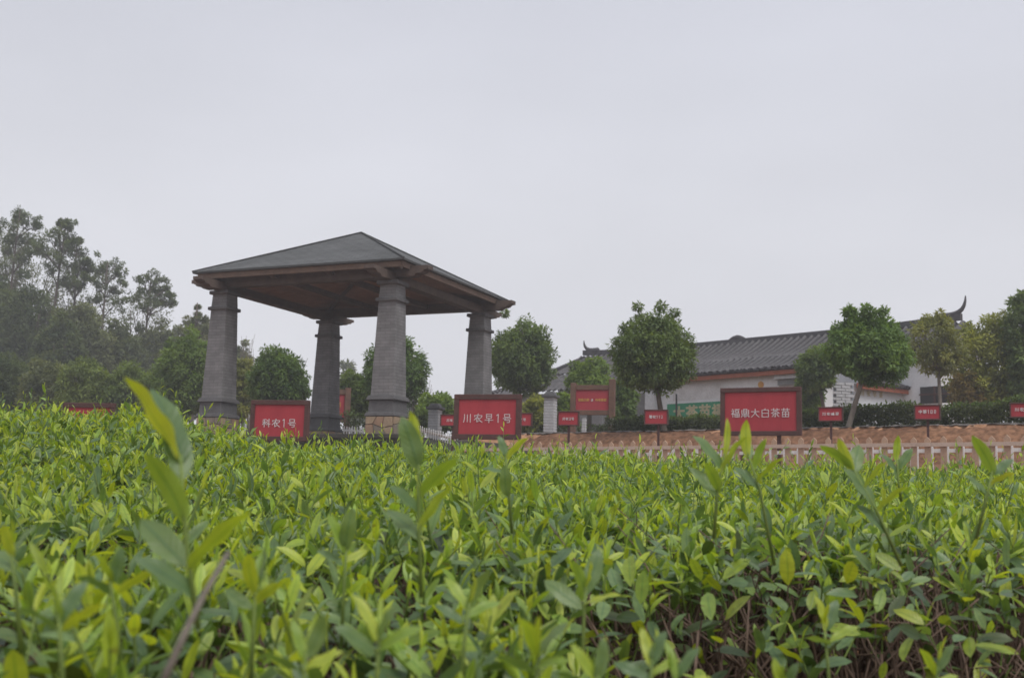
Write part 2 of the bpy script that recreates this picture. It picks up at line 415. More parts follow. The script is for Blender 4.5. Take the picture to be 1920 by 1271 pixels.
def bank():
    """red earth bank below the hedge, lumpy, with a strip of gravel along its top"""
    n, m = 240, 16
    s = np.linspace(-19.0, -0.5, n)
    V = []
    for j in range(m):
        f = j / (m - 1)
        jit = rng.normal(0, 0.028, n) + 0.03 * np.sin(s * 2.3 + j) + 0.02 * np.sin(s * 5.7 + 2 * j)
        t = 21.75 + 1.25 * f ** 0.8 + jit
        z = 0.90 + 0.86 * f + rng.normal(0, 0.02, n) * (0 < j < m - 1)
        P = np.outer(t, [0.62, 0.785]) + np.outer(s, [0.785, -0.62])
        V.append(np.stack([P[:, 0], P[:, 1], z + EYE], -1))
    V = np.array(V).reshape(-1, 3)
    i = np.arange(m - 1)[:, None] * n + np.arange(n - 1)[None, :]
    Q = np.stack([i, i + 1, i + n + 1, i + n], -1).reshape(-1, 4)
    tag(link('earth_bank', np_mesh('earth_bank', V, Q, M['earth'], smooth=False)), 'bare red earth bank below the clipped hedge', kind='structure')
    V = []
    for f in range(5):
        t = 22.93 + 0.16 * f + rng.normal(0, 0.02, n); z = 1.755 + 0.035 * math.sin(f / 4 * math.pi) + rng.normal(0, 0.012, n)
        P = np.outer(t, [0.62, 0.785]) + np.outer(s, [0.785, -0.62])
        V.append(np.stack([P[:, 0], P[:, 1], z + EYE], -1))
    V = np.array(V).reshape(-1, 3)
    i = np.arange(4)[:, None] * n + np.arange(n - 1)[None, :]
    Q = np.stack([i, i + 1, i + n + 1, i + n], -1).reshape(-1, 4)
    tag(link('gravel_edge', np_mesh('gravel_edge', V, Q, M['gravel'], smooth=False)), 'grey gravel strip along the top of the bank', kind='structure')


bank()

# ================================================================ pavilion
PC = Vector((-4.065, 30.44, EYE + 1.53)); PYAW = -0.418
A = 2.416                      # half the distance between columns
EH, EZ, AZ = 2.997, 4.03, 5.50 # eave half size, eave height, apex height above the floor


def frustum(mb, z0, z1, h0, h1, cx=0, cy_=0):
    vs = []
    for z, h in ((z0, h0), (z1, h1)):
        vs += [(cx - h, cy_ - h, z), (cx + h, cy_ - h, z), (cx + h, cy_ + h, z), (cx - h, cy_ + h, z)]
    return mb.add(vs, [(3, 2, 1, 0), (4, 5, 6, 7), (0, 1, 5, 4), (1, 2, 6, 5), (2, 3, 7, 6), (3, 0, 4, 7)])


def pavilion():
    P = empty('pavilion', PC, PYAW)
    tag(P, 'open square pavilion with grey shingled hip roof on four tapered brick columns', 'pavilion')
    for ci, cj, full in ((-A, -A, 0), (A, -A, 1), (-A, A, 0), (A, A, 0)):
        sh = frustum(MB(), 0.885, 3.125, 0.305, 0.237).build('column', M['brick'], P, bevel=0.012, loc=(ci, cj, 0))
        frustum(MB(), 3.112, 3.195, 0.296, 0.292).build('collar', M['collar'], sh, bevel=0.012)
        frustum(MB(), 3.19, 3.52, 0.236, 0.218).build('neck', M['brick'], sh, bevel=0.01)
        frustum(MB(), 3.51, 3.60, 0.285, 0.285).build('cap', M['collar'], sh, bevel=0.012)
        frustum(MB(), 0.795, 0.90, 0.385, 0.345).build('collar', M['collar'], sh, bevel=0.014)
        frustum(MB(), 0.50, 0.795, 0.335, 0.322).build('plinth', M['plinth'], sh, bevel=0.012)
        frustum(MB(), 0.42, 0.515, 0.40, 0.372).build('collar', M['collar'], sh, bevel=0.014)
        frustum(MB(), -0.05, 0.42, 0.362, 0.342).build('pedestal', M['mortar'], sh)
        # crazy-paved facing stones on the pedestal
        for k in range(4 if full else 2):
            ang = k * math.pi / 2
            nx, nz_ = 3, 2
            gx = [[-0.352 + 0.704 * i / nx + (random.uniform(-0.09, 0.09) if 0 < i < nx else 0) for i in range(nx + 1)] for _ in range(nz_ + 1)]
            gy = [[0.0 + 0.415 * j / nz_ + (random.uniform(-0.07, 0.07) if 0 < j < nz_ else 0) for i in range(nx + 1)] for j in range(nz_ + 1)]
            for j in range(nz_):
                for i in range(nx):
                    q = [(gx[j][i], gy[j][i]), (gx[j][i + 1], gy[j][i + 1]), (gx[j + 1][i + 1], gy[j + 1][i + 1]), (gx[j + 1][i], gy[j + 1][i])]
                    mxx = sum(a for a, b in q) / 4; myy = sum(b for a, b in q) / 4
                    q = [(mxx + (a - mxx) * 0.93, myy + (b - myy) * 0.91) for a, b in q]
                    Rm = Matrix.Rotation(ang, 3, 'Z')
                    mb = MB().prism(q, Rm @ Vector((0, -0.362, 0)), Rm @ Vector((1, 0, 0)), Vector((0, 0.035 * 0, 1)), Rm @ Vector((0, 1, 0)), 0.05 + random.uniform(0, 0.014))
                    mb.build('stone', random.choice([M['stone'], M['stone'], M['stone2'], M['stone3']]), sh, bevel=0.006)
    # beams: lower pair runs front to back, upper pair side to side, all with stepped carved ends
    def beam(axis, off, z, h, w_, reach):
        prof = [(-reach, h), (-reach, h * 0.62), (-reach + 0.10, h * 0.55), (-reach + 0.16, h * 0.30), (-reach + 0.30, h * 0.24), (-reach + 0.36, 0.0),
                (reach - 0.36, 0.0), (reach - 0.30, h * 0.24), (reach - 0.16, h * 0.30), (reach - 0.10, h * 0.55), (reach, h * 0.62), (reach, h)]
        if axis == 'j':
            mb = MB().prism(prof, (off, 0, z), (0, 1, 0), (0, 0, 1), (1, 0, 0), w_)
        else:
            mb = MB().prism(prof, (0, off, z), (1, 0, 0), (0, 0, 1), (0, -1, 0), w_)
        mb.build('beam', M['wood'], P)
    for s in (-1, 1):
        beam('j', s * A, 3.602, 0.20, 0.26, A + 1.12)
        beam('i', s * A, 3.70, 0.24, 0.26, A + 0.98)
    for s in (-0.33, 0.33):
        beam('j', s * A, 3.80, 0.13, 0.12, A + 0.45)
    # roof
    zc, sl_ = 0.0, (AZ - EZ) / EH
    V, Q, UV = [], [], []
    sh_me = MB()
    for k in range(4):
        Rm = Matrix.Rotation(k * math.pi / 2, 3, 'Z')
        base = len(V)
        for sx, h, z, f in ((-1, EH, EZ, 0), (1, EH, EZ, 0), (1, 0.004, AZ, 1), (-1, 0.004, AZ, 1)):
            V.append(Rm @ Vector((sx * h, -h, z))); UV.append((sx * h + 7 * k, f * EH * 1.12))
        Q.append((base, base + 1, base + 2, base + 3))
    V = np.array([tuple(v) for v in V]); Q = np.array(Q); UV = np.array(UV)
    roof = link('roof', np_mesh('roof', V, Q, M['shingle'], uv=UV, smooth=False), P)
    # eave edge, underside boards
    mb = MB()
    for k in range(4):
        Rm = Matrix.Rotation(k * math.pi / 2, 3, 'Z')
        h = EH + 0.012
        mb.add([Rm @ Vector(p) for p in ((-h, -h, EZ + 0.012), (h, -h, EZ + 0.012), (h, -h, EZ - 0.035), (-h, -h, EZ - 0.035), (-h + 0.08, -h + 0.08, EZ - 0.035), (h - 0.08, -h + 0.08, EZ - 0.035))],
               [(0, 3, 2, 1), (3, 4, 5, 2)])
    mb.build('roof_edge', M['shingle_edge'], roof)
    for k in range(4):
        Rm = Matrix.Rotation(k * math.pi / 2, 3, 'Z')
        MB().box(Rm @ Vector((0, -EH + 0.09, EZ - 0.105)), (2 * EH - 0.20, 0.05, 0.14), rz=k * math.pi / 2).build('fascia_board', M['fascia'], P, bevel=0.006)
        # hip cap along each hip line
        p0 = Rm @ Vector((EH + 0.02, -EH - 0.02, EZ + 0.015)); p1 = Vector((0, 0, AZ + 0.02))
        MB().tube([p0, p1], [0.022, 0.022], 6).build('hip_cap', M['shingle_edge'], roof)
        # hip rafter below
        MB().tube([Rm @ Vector((EH - 0.1, -EH + 0.1, EZ - 0.16)), Vector((0, 0, EZ + 0.30))], [0.07, 0.07], 4).build('hip_rafter', M['wood'], P)
        # ceiling boards of this side, laid side by side from eave to apex
        nb = 11
        for b in range(nb):
            f0, f1 = b / nb, (b + 0.965) / nb
            pts = []
            for f in (f0, f1):
                h = (EH - 0.13) * (1 - f); z = EZ - 0.05 + 0.45 * f
                pts += [Rm @ Vector((-h, -h, z)), Rm @ Vector((h, -h, z))]
            up = Vector((0, 0, 0.03))
            MB().add(pts + [p + up for p in pts], [(0, 2, 3, 1), (4, 5, 7, 6), (0, 1, 5, 4), (2, 6, 7, 3), (0, 4, 6, 2), (1, 3, 7, 5)]).build('ceiling_board', M['ceiling'], P)
    return P


pavilion()


def platform():
    mb = MB()
    mb.box((0, 0, -0.62), (2 * A + 1.3, 2 * A + 1.3, 1.12))
    o = mb.build('terrace', M['mossy'], loc=PC, rot=(0, 0, PYAW)); tag(o, 'dark mossy retaining wall under the pavilion', kind='structure')
    MB().box((0, 0, -0.055), (2 * A + 1.36, 2 * A + 1.36, 0.1)).build('paving', M['paving'], o, bevel=0.01)
    # little dark ramp wall right of the near column, falling towards the fence
    a, b = at(770, 822, 27.2), at(862, 850, 24.4)
    d = (b - a); dn = Vector((-d.y, d.x, 0)).normalized()
    mb = MB()
    top = [a, b, b + dn * 2.2, a + dn * 2.2]
    mb.add(top + [Vector((p.x, p.y, p.z - 1.2)) for p in top], [(0, 1, 2, 3), (7, 6, 5, 4), (0, 4, 5, 1), (1, 5, 6, 2), (2, 6, 7, 3), (3, 7, 4, 0)])
    tag(mb.build('ramp_wall', M['mossy']), 'sloping dark mossy wall right of the pavilion', kind='structure')


platform()


# ================================================================ fences
def picket_mesh(w_, h, d, matr, name='picket'):
    prof = [(-w_ / 2, 0), (w_ / 2, 0), (w_ / 2, h - w_ * 0.55), (0, h), (-w_ / 2, h - w_ * 0.55)]
    return MB().prism(prof, (0, 0, 0), (1, 0, 0), (0, 0, 1), (0, -1, 0), d).mesh(name, matr, bevel=0.003)


def fence(name, label, p0, p1, z_top0, z_top1, n, w_, h, matr, railmat, rail_drop, rails=(0.0,), side=1, skip=()):
    """pickets from p0 to p1, tops at z_top; each picket a part of its own"""
    e = empty(name, (p0[0], p0[1], z_top0 - h)); tag(e, label, 'fence')
    d = Vector((p1[0] - p0[0], p1[1] - p0[1], 0)); ln = d.length; ang = math.atan2(d.y, d.x)
    me = picket_mesh(w_, h, 0.018, matr)
    nrm = Vector((-d.y, d.x, 0)).normalized() * 0.022 * side
    for k in range(n):
        f = (k + 0.5) / n
        if k in skip: continue
        q = d * f
        link('picket', me, e, (q.x, q.y, (z_top1 - z_top0) * f + random.uniform(-0.012, 0.012)),
             (0, random.uniform(-0.02, 0.02), ang + random.uniform(-0.03, 0.03)))
    for rd in rail_drop:
        a = nrm + Vector((0, 0, h - rd)); b = a + d + Vector((0, 0, z_top1 - z_top0))
        up = Vector((0, 0, 0.026)); th = nrm.normalized() * 0.012
        vs = [a - up - th, b - up - th, b - up + th, a - up + th, a + up - th, b + up - th, b + up + th, a + up + th]
        MB().add(vs, [(3, 2, 1, 0), (4, 5, 6, 7), (0, 1, 5, 4), (1, 2, 6, 5), (2, 3, 7, 6), (3, 0, 4, 7)]).build('rail', railmat, e)
    return e


def fl(s, t):  # point on the line at t across, s along
    p = NV * t + DV * s
    return (p.x, p.y)


fence('picket_fence', 'bare tan picket fence with pointed tops, nearest beyond the tea hedge', fl(-13.3, 15.5), fl(-2.0, 15.6),
      EYE + 1.045, EYE + 1.06, 57, 0.082, 0.70, M['tan'], M['rail'], (0.115, 0.52), side=-1)
fence('picket_fence', 'white painted picket fence seen through the gaps of the tan fence', fl(-12.4, 16.6), fl(-2.3, 16.7),
      EYE + 1.005, EYE + 1.06, 47, 0.115, 0.62, M['white'], M['white'], (0.12, 0.44), side=1)
a, b = at(643, 799, 30.5), at(688, 801, 29.6)
fence('picket_fence', 'small white picket fence left of the near stone column base', a, b, a.z, b.z, 9, 0.038, 0.42, M['white'], M['white'], (0.10, 0.34))
a, b = at(782, 797, 29.4), at(852, 815, 26.2)
fence('picket_fence', 'small white picket fence sloping down right of the pavilion', a, b, a.z, b.z, 16, 0.042, 0.45, M['white'], M['rail'], (0.11, 0.36))

# ================================================================ signs
G = {
    '科': [[(.08, .86), (.42, .93)], [(.02, .64), (.46, .64)], [(.25, .89), (.25, .02)], [(.25, .6), (.04, .3)], [(.25, .6), (.44, .4)], [(.56, .84), (.68, .74)], [(.54, .6), (.66, .5)], [(.5, .3), (1, .38)], [(.84, .96), (.84, .02)]],
    '农': [[(.08, .66), (.08, .8), (.94, .8), (.94, .66)], [(.5, .98), (.42, .66), (.04, .3)], [(.36, .58), (.36, .06), (.56, .17)], [(.9, .6), (.6, .42)], [(.46, .6), (.66, .26), (.98, .04)]],
    '1': [[(.34, .82), (.52, .95), (.52, .03)]],
    '0': [[(.3, .9), (.7, .9), (.7, .05), (.3, .05), (.3, .9)]],
    '2': [[(.28, .8), (.36, .93), (.64, .93), (.72, .8), (.72, .62), (.28, .05), (.74, .05)]],
    '3': [[(.28, .93), (.72, .93), (.72, .05), (.28, .05)], [(.36, .5), (.72, .5)]],
    '8': [[(.3, .93), (.7, .93), (.7, .05), (.3, .05), (.3, .93)], [(.3, .5), (.7, .5)]],
    '号': [[(.2, .95), (.8, .95), (.8, .64), (.2, .64), (.2, .95)], [(.04, .48), (.96, .48)], [(.3, .48), (.24, .28), (.82, .28), (.78, .04), (.5, .02)]],
    '川': [[(.15, .92), (.15, .4), (.06, .04)], [(.5, .88), (.5, .08)], [(.86, .94), (.86, .02)]],
    '早': [[(.2, .95), (.8, .95), (.8, .5), (.2, .5), (.2, .95)], [(.2, .73), (.8, .73)], [(.03, .28), (.97, .28)], [(.5, .5), (.5, 0)]],
    '福': [[(.16, .97), (.24, .86)], [(.02, .74), (.36, .74), (.04, .38)], [(.2, .56), (.2, .02)], [(.24, .5), (.36, .38)], [(.44, .94), (.98, .94)], [(.52, .82), (.9, .82), (.9, .6), (.52, .6), (.52, .82)],
          [(.46, .46), (.96, .46), (.96, .04), (.46, .04), (.46, .46)], [(.46, .25), (.96, .25)], [(.71, .46), (.71, .04)]],
    '鼎': [[(.3, .96), (.7, .96), (.7, .46), (.3, .46), (.3, .96)], [(.3, .8), (.7, .8)], [(.3, .63), (.7, .63)], [(.1, .86), (.1, .34), (.42, .34)], [(.9, .86), (.9, .34), (.58, .34)], [(.42, .46), (.42, .02)],
          [(.58, .46), (.58, .02)], [(.42, .19), (.1, .19), (.06, .02)], [(.58, .19), (.94, .19), (.94, .02)]],
    '大': [[(.03, .66), (.97, .66)], [(.5, .96), (.5, .66), (.38, .34), (.05, .02)], [(.5, .62), (.64, .3), (.97, .02)]],
    '白': [[(.5, 1), (.42, .84)], [(.12, .84), (.88, .84), (.88, .03), (.12, .03), (.12, .84)], [(.12, .45), (.88, .45)]],
    '茶': [[(.03, .86), (.97, .86)], [(.3, .99), (.3, .76)], [(.7, .99), (.7, .76)], [(.5, .74), (.04, .44)], [(.5, .74), (.96, .44)], [(.18, .4), (.82, .4)], [(.5, .56), (.5, .02), (.38, .06)], [(.32, .28), (.12, .06)], [(.68, .28), (.9, .06)]],
    '苗': [[(.03, .86), (.97, .86)], [(.3, 1), (.3, .74)], [(.7, 1), (.7, .74)], [(.14, .62), (.86, .62), (.86, .03), (.14, .03), (.14, .62)], [(.14, .33), (.86, .33)], [(.5, .62), (.5, .03)]],
    '中': [[(.1, .75), (.9, .75), (.9, .35), (.1, .35), (.1, .75)], [(.5, 1), (.5, 0)]],
    '峰': [[(.05, .6), (.05, .2), (.4, .2), (.4, .6)], [(.22, .8), (.22, .2)], [(.7, .97), (.5, .7)], [(.6, .82), (.9, .82), (.5, .5)], [(.65, .7), (.98, .5)], [(.5, .42), (.95, .42)], [(.5, .28), (.95, .28)], [(.48, .14), (.98, .14)], [(.72, .48), (.72, 0)]],
    '翠': [[(.1, .95), (.45, .95), (.45, .58)], [(.55, .95), (.92, .95), (.92, .58)], [(.18, .78), (.34, .68)], [(.62, .78), (.8, .68)], [(.1, .5), (.9, .5)], [(.3, .48), (.15, .3)], [(.7, .48), (.85, .3)], [(.03, .22), (.97, .22)], [(.5, .4), (.5, 0)]],
    '蜀': [[(.12, .96), (.88, .96), (.88, .74), (.12, .74), (.12, .96)], [(.38, .96), (.38, .74)], [(.62, .96), (.62, .74)], [(.22, .66), (.06, .4)], [(.16, .58), (.92, .58), (.9, .06), (.76, .04)], [(.28, .46), (.68, .46), (.68, .28), (.28, .28), (.28, .46)], [(.48, .52), (.48, .08)], [(.2, .08), (.76, .12)]],
    '~': [[(.2, .6), (.25, .3), (.5, .15), (.75, .3), (.8, .6), (.62, .85), (.45, .7), (.6, .5)], [(.15, .02), (.85, .02)]],
    '_': [[(0, .1), (1, .1)]], ' ': [],
}


def lettering(parent, text, x0, z0, size, gap, matr, yface, weight=0.066, name='lettering'):
    """strokes as flat raised bars; x0 = left end, z0 = base line, in the board's own frame"""
    mb = MB(); x = x0
    lw = size * weight
    for ch in text:
        adv = 0.55 if ch in '1' else (0.72 if ch in '0238' else (0.4 if ch == ' ' else 1.0))
        ox = x - (1 - adv) / 2 * size if ch != ' ' else x
        for st in G[ch]:
            for (a, b), (c, d) in zip(st[:-1], st[1:]):
                p = Vector((ox + a * size, 0, z0 + b * size)); q = Vector((ox + c * size, 0, z0 + d * size))
                dd = (q - p); ln = dd.length; dd.normalize(); pr = Vector((-dd.z, 0, dd.x)) * lw / 2
                p -= dd * lw * 0.45; q += dd * lw * 0.45
                y0, y1 = Vector((0, yface - 0.006, 0)), Vector((0, yface + 0.004, 0))
                vs = [p - pr + y0, q - pr + y0, q + pr + y0, p + pr + y0, p - pr + y1, q - pr + y1, q + pr + y1, p + pr + y1]
                mb.add(vs, [(0, 1, 2, 3), (7, 6, 5, 4), (0, 4, 5, 1), (1, 5, 6, 2), (2, 6, 7, 3), (3, 7, 4, 0)])
        x += adv * size + gap
    mb.build(name, matr, parent)


def textw(text, size, gap):
    return sum((0.55 if c in '1' else (0.72 if c in '0238' else (0.4 if c == ' ' else 1.0))) * size + gap for c in text) - gap


def sign(u0, u1, v0, v1, Y, yaw, text, label, name='sign_board', frame=0.07, size=0.13, gap=0.03, tz=0.5, matr='red', posts=(0.28, 0.72), group=None, tshift=0.0, lmat='letters', framemat='signwood', pr=0.028):
    c = at((u0 + u1) / 2, (v0 + v1) / 2, Y)
    fx = math.cos(yaw) + abs(math.sin(yaw)) * c.x / c.y * (1 if yaw < 0 else -1)
    W = (u1 - u0) * Y / F / fx * 1.0; H = (v1 - v0) * Y / F * 1.02
    base = float(gz(c.x, c.y))
    e = empty(name, (c.x, c.y, base), yaw); tag(e, label, 'sign', group)
    zc = c.z - base
    MB().box((0, 0.0, zc), (W - frame, 0.03, H - frame)).build('panel', M[matr], e)
    fm = M[framemat]; d = 0.075
    MB().box((0, 0, zc + H / 2 - frame / 2), (W, d, frame)).build('frame_rail', fm, e, bevel=0.006)
    MB().box((0, 0, zc - H / 2 + frame / 2), (W, d, frame)).build('frame_rail', fm, e, bevel=0.006)
    for s in (-1, 1):
        MB().box((s * (W / 2 - frame / 2), 0.001, zc), (frame, d - 0.004, H - 2 * frame)).build('frame_stile', fm, e, bevel=0.004)
    for f in posts:
        MB().box((-W / 2 + f * W, 0.035, (zc - H / 2) / 2 - 0.1), (pr * 2, pr * 2, zc - H / 2 + 0.2)).build('post', M['post'], e)
    if text:
        tw = textw(text, size, gap)
        lettering(e, text, -tw / 2 + tshift, zc - H / 2 + H * tz - size / 2, size, gap, M[lmat], -0.02, weight=0.066 if size > 0.1 else 0.11)
    return e


YW = R(-22)
sign(1350, 1502, 727, 816, 18.6, R(-27), '福鼎大白茶苗', 'large red sign board with six white characters in dark frame, right of centre', size=0.135, gap=0.026, tz=0.47, frame=0.075)
sign(851, 977, 740, 823, 20.2, R(-16), '川农早1号', 'large red sign board with five white characters right of the near column', size=0.15, gap=0.045, tz=0.47, frame=0.09)
sign(470, 579, 751, 826, 19.0, R(-14), '科农1号', 'red sign board with four white characters between the left columns', size=0.135, gap=0.035, tz=0.44, frame=0.075)
sign(118, 214, 756, 822, 19.5, R(-10), '', 'red sign board almost hidden behind the tea at far left', frame=0.08)
GS = 'small red variety signs on posts'
sign(1046, 1086, 771, 798, 22.5, R(-18), '川农3号', 'small red post sign left of the timber gate sign', frame=0.022, size=0.052, gap=0.012, posts=(0.5,), group=GS, pr=0.02, tz=0.48)
sign(1208, 1253, 768, 796, 22.0, R(-18), '蜀农112', 'small red post sign in front of the dark round tree trunk', frame=0.022, size=0.056, gap=0.012, posts=(0.58,), group=GS, pr=0.02, tz=0.52)
sign(1534, 1581, 763, 790, 21.2, R(-22), '川农峰翠', 'small red post sign right of the large six-character board', frame=0.022, size=0.058, gap=0.018, posts=(0.5,), group=GS, pr=0.02, tz=0.52)
sign(1714, 1764, 759, 787, 20.6, R(-24), '中茶108', 'small red post sign reading a variety number 108 before the hedge', frame=0.022, size=0.062, gap=0.012, posts=(0.5,), group=GS, pr=0.02, tz=0.54)
sign(1893, 1945, 755, 783, 19.8, R(-24), '川农1号', 'small red post sign cut off by the right picture edge', frame=0.022, size=0.062, gap=0.016, posts=(0.55,), group=GS, pr=0.02, tz=0.54)
sign(826, 872, 777, 799, 24.5, R(-14), '川农3号', 'small red post sign half hidden behind left edge of five-character board', frame=0.022, size=0.056, gap=0.014, posts=(0.5,), group=GS, pr=0.02)
sign(952, 998, 774, 799, 24.0, R(-16), '川农2号', 'small red post sign peeking out right of the five-character board', frame=0.022, size=0.056, gap=0.016, posts=(0.5,), group=GS, pr=0.02)


def gate_sign():
    Y = 30.0
    c = at(1111, 750, Y); yaw = R(-16); base = float(gz(c.x, c.y))
    e = empty('gate_sign', (c.x, c.y, base), yaw); tag(e, 'timber framed red gate sign with gold lettering hung between two brown posts', 'sign')
    s = Y / F; k = 1 / (math.cos(yaw) + abs(math.sin(yaw)) * c.x / c.y)
    zc = c.z - base
    W = 62 * s * k; H = 38 * s
    MB().box((0, 0, zc), (W, 0.04, H)).build('panel', M['redlight'], e)
    MB().box((0, 0, zc + H / 2 + 4.5 * s), (W, 0.1, 9 * s)).build('top_rail', M['gatewood'], e, bevel=0.008)
    MB().box((0, 0, zc - H / 2 - 4.5 * s), (W, 0.1, 9 * s)).build('bottom_rail', M['gatewood'], e, bevel=0.008)
    for sx, pw, top in ((-1, 10, 32), (1, 11, 39)):
        zt = zc + top * s
        MB().box((sx * (W / 2 + pw * s * k / 2 + 0.002), 0, (zt - 0.3) / 2), (pw * s * k, 0.16, zt + 0.3)).build('post', M['gatewood'], e, bevel=0.01)
    MB().box((W / 2 + 5.5 * s * k, -0.0, zc - H / 2 - 22 * s), (13 * s * k, 0.19, 13 * s)).build('post_sleeve', M['greywall'], e)
    sz = 0.066
    lettering(e, '福鼎白茶', -W * 0.43, zc - 0.03, sz, 0.008, M['gold'], -0.024, weight=0.15)
    lettering(e, '~', -W * 0.05, zc - 0.03, sz * 1.05, 0.006, M['letters'], -0.024, weight=0.14, name='emblem')
    lettering(e, '科农茶苗', W * 0.09, zc - 0.03, sz, 0.008, M['gold'], -0.024, weight=0.15)


gate_sign()


def side_board():
    c = at(622, 762, 37.0); base = float(gz(c.x, c.y)); yaw = R(12)
    e = empty('timber_sign', (c.x, c.y, base), yaw); tag(e, 'timber framed red board mostly hidden behind the far pavilion column', 'sign')
    s = 37.0 / F; zc = c.z - base
    MB().box((0, 0, zc), (48 * s, 0.05, 46 * s)).build('panel', M['redlight'], e)
    for sx in (-1, 1):
        MB().box((sx * 29 * s, 0, zc / 2 + 0.2), (11 * s, 0.2, zc + 0.8)).build('post', M['gatewood'], e, bevel=0.01)
    MB().box((0, 0, zc + 28 * s), (47 * s, 0.12, 9 * s)).build('top_rail', M['gatewood'], e)
    MB().box((0, 0, zc - 26 * s), (47 * s, 0.12, 6 * s)).build('bottom_rail', M['gatewood'], e)
    lettering(e, '茶苗', -0.02, zc + 0.0, 0.14, 0.03, M['gold'], -0.03, weight=0.12)


side_board()


# ================================================================ white brick pillars
def pillar(u0, u1, vt, vb, Y, label, cap=True):
    c = at((u0 + u1) / 2, vt, Y); s = Y / F
    W = (u1 - u0) * s / 1.25; zb = float(gz(c.x, c.y)) - 0.05
    Ht = c.z - zb
    e = empty('brick_pillar', (c.x, c.y, zb), R(-20)); tag(e, label, 'pillar', 'white brick pillars')
    MB().box((0, 0, Ht / 2), (W - 0.03, W - 0.03, Ht)).build('core', M['joint'], e)
    ch = 0.082; n = int(Ht / ch)
    long_ = MB().box((0, 0, 0), (W * 0.62, W, ch - 0.014)).mesh('brick', M['whitebrick'], bevel=0.004)
    short = MB().box((0, 0, 0), (W * 0.35, W, ch - 0.014)).mesh('brick', M['whitebrick'], bevel=0.004)
    for k in range(n):
        r = (k % 2) * math.pi / 2; sd = 1 if (k // 2) % 2 else -1
        z = (k + 0.5) * ch
        for me, off in ((long_, -sd * W * 0.19), (short, sd * W * 0.325)):
            p = Matrix.Rotation(r, 3, 'Z') @ Vector((off, random.uniform(-0.004, 0.004), z))
            link('brick', me, e, p, (0, 0, r))
    if cap:
        MB().box((0, 0, n * ch + 0.04), (W + 0.12, W + 0.12, 0.08)).build('cap', M['plinth'], e, bevel=0.012)
        MB().box((0, 0, n * ch + 0.13), (W + 0.02, W + 0.02, 0.10), taper=0.7).build('cap_stone', M['plinth'], e, bevel=0.012)


pillar(1020, 1045, 746, 820, 33.5, 'taller white brick pillar with dark cap left of the timber gate sign')
pillar(804, 829, 766, 815, 34.0, 'white brick pillar with dark cap left of the five-character board')
pillar(1091, 1100, 783, 815, 33.5, 'narrow white brick pillar under the gate sign', cap=False)

# ================================================================ the long house
def tiled_slope(name, parent, e0, e1, r1, r0, origin, pitch=0.29, sag=0.10, amp=0.10, nalong=8):
    """roof slope of round cover tiles: eave e0-e1, ridge r0-r1; ridged in the mesh"""
    e0, e1, r1, r0 = map(Vector, (e0, e1, r1, r0))
    n = max(2, int((e1 - e0).length / pitch)); per = 6
    prof = [0.0, 0.0, 0.55, 1.0, 1.0, 0.55]
    V = []; cols = n * per + 1
    up = (e1 - e0).cross(r0 - e0).normalized()
    if up.z < 0: up = -up
    for j in range(nalong + 1):
        f = j / nalong
        for step in ((0,) if j in (0, nalong) else (0, 1)):
            lift = 0.018 * (1 - step) if j else 0.0
            a = e0.lerp(r0, f); b = e1.lerp(r1, f); sg = -sag * 4 * f * (1 - f)
            for i in range(cols):
                h = prof[i % per] * amp * (0.94 + 0.12 * ((i // per * 7919) % 13) / 13)
                p = a.lerp(b, i / (cols - 1)) + up * (h + lift) + Vector((0, 0, sg)) - origin
                V.append(tuple(p))
    rows = len(V) // cols
    i = np.arange(rows - 1)[:, None] * cols + np.arange(cols - 1)[None, :]
    Q = np.stack([i, i + 1, i + cols + 1, i + cols], -1).reshape(-1, 4)
    me = np_mesh(name, np.array(V), Q, M['tile'], smooth=False)
    me.materials.append(M['tile_pan_shade'])
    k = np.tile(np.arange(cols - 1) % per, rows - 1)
    me.polygons.foreach_set('material_index', np.isin(k, (0, 1, 5)).astype(np.int32))  # pans and roll flanks take the painted shade
    return link(name, me, parent)


def quad(mb, *p): mb.add(p, [(0, 1, 2, 3)])


def slab(mb, p, q, z0, z1, thick, origin):
    """upright wall from p to q (2-D), z0..z1"""
    p = Vector((p[0], p[1], 0)); q = Vector((q[0], q[1], 0)); d = (q - p).normalized(); n_ = Vector((-d.y, d.x, 0)) * thick / 2
    vs = []
    for z in (z0, z1):
        for a in (p - n_, q - n_, q + n_, p + n_): vs.append(Vector((a.x, a.y, z)) - origin)
    mb.add(vs, [(3, 2, 1, 0), (4, 5, 6, 7), (0, 1, 5, 4), (1, 2, 6, 5), (2, 3, 7, 6), (3, 0, 4, 7)])


def v3(x, y, z): return Vector((x, y, EYE + z))


def finial(parent, base, d, origin, hgt):
    """upswept horn at a ridge end; d points outwards"""
    prof = []
    pts, rad = [], []
    for k in range(9):
        f = k / 8
        pts.append(base + d * (-0.75 + 0.85 * math.sin(f * math.pi / 2)) + Vector((0, 0, 0.10 + hgt * f ** 2.6)) - origin)
        rad.append(0.11 * (1 - f) ** 0.7 + 0.018)
    MB().tube(pts, rad, 6).build('ridge_horn', M['ridge'], parent, smooth=True)


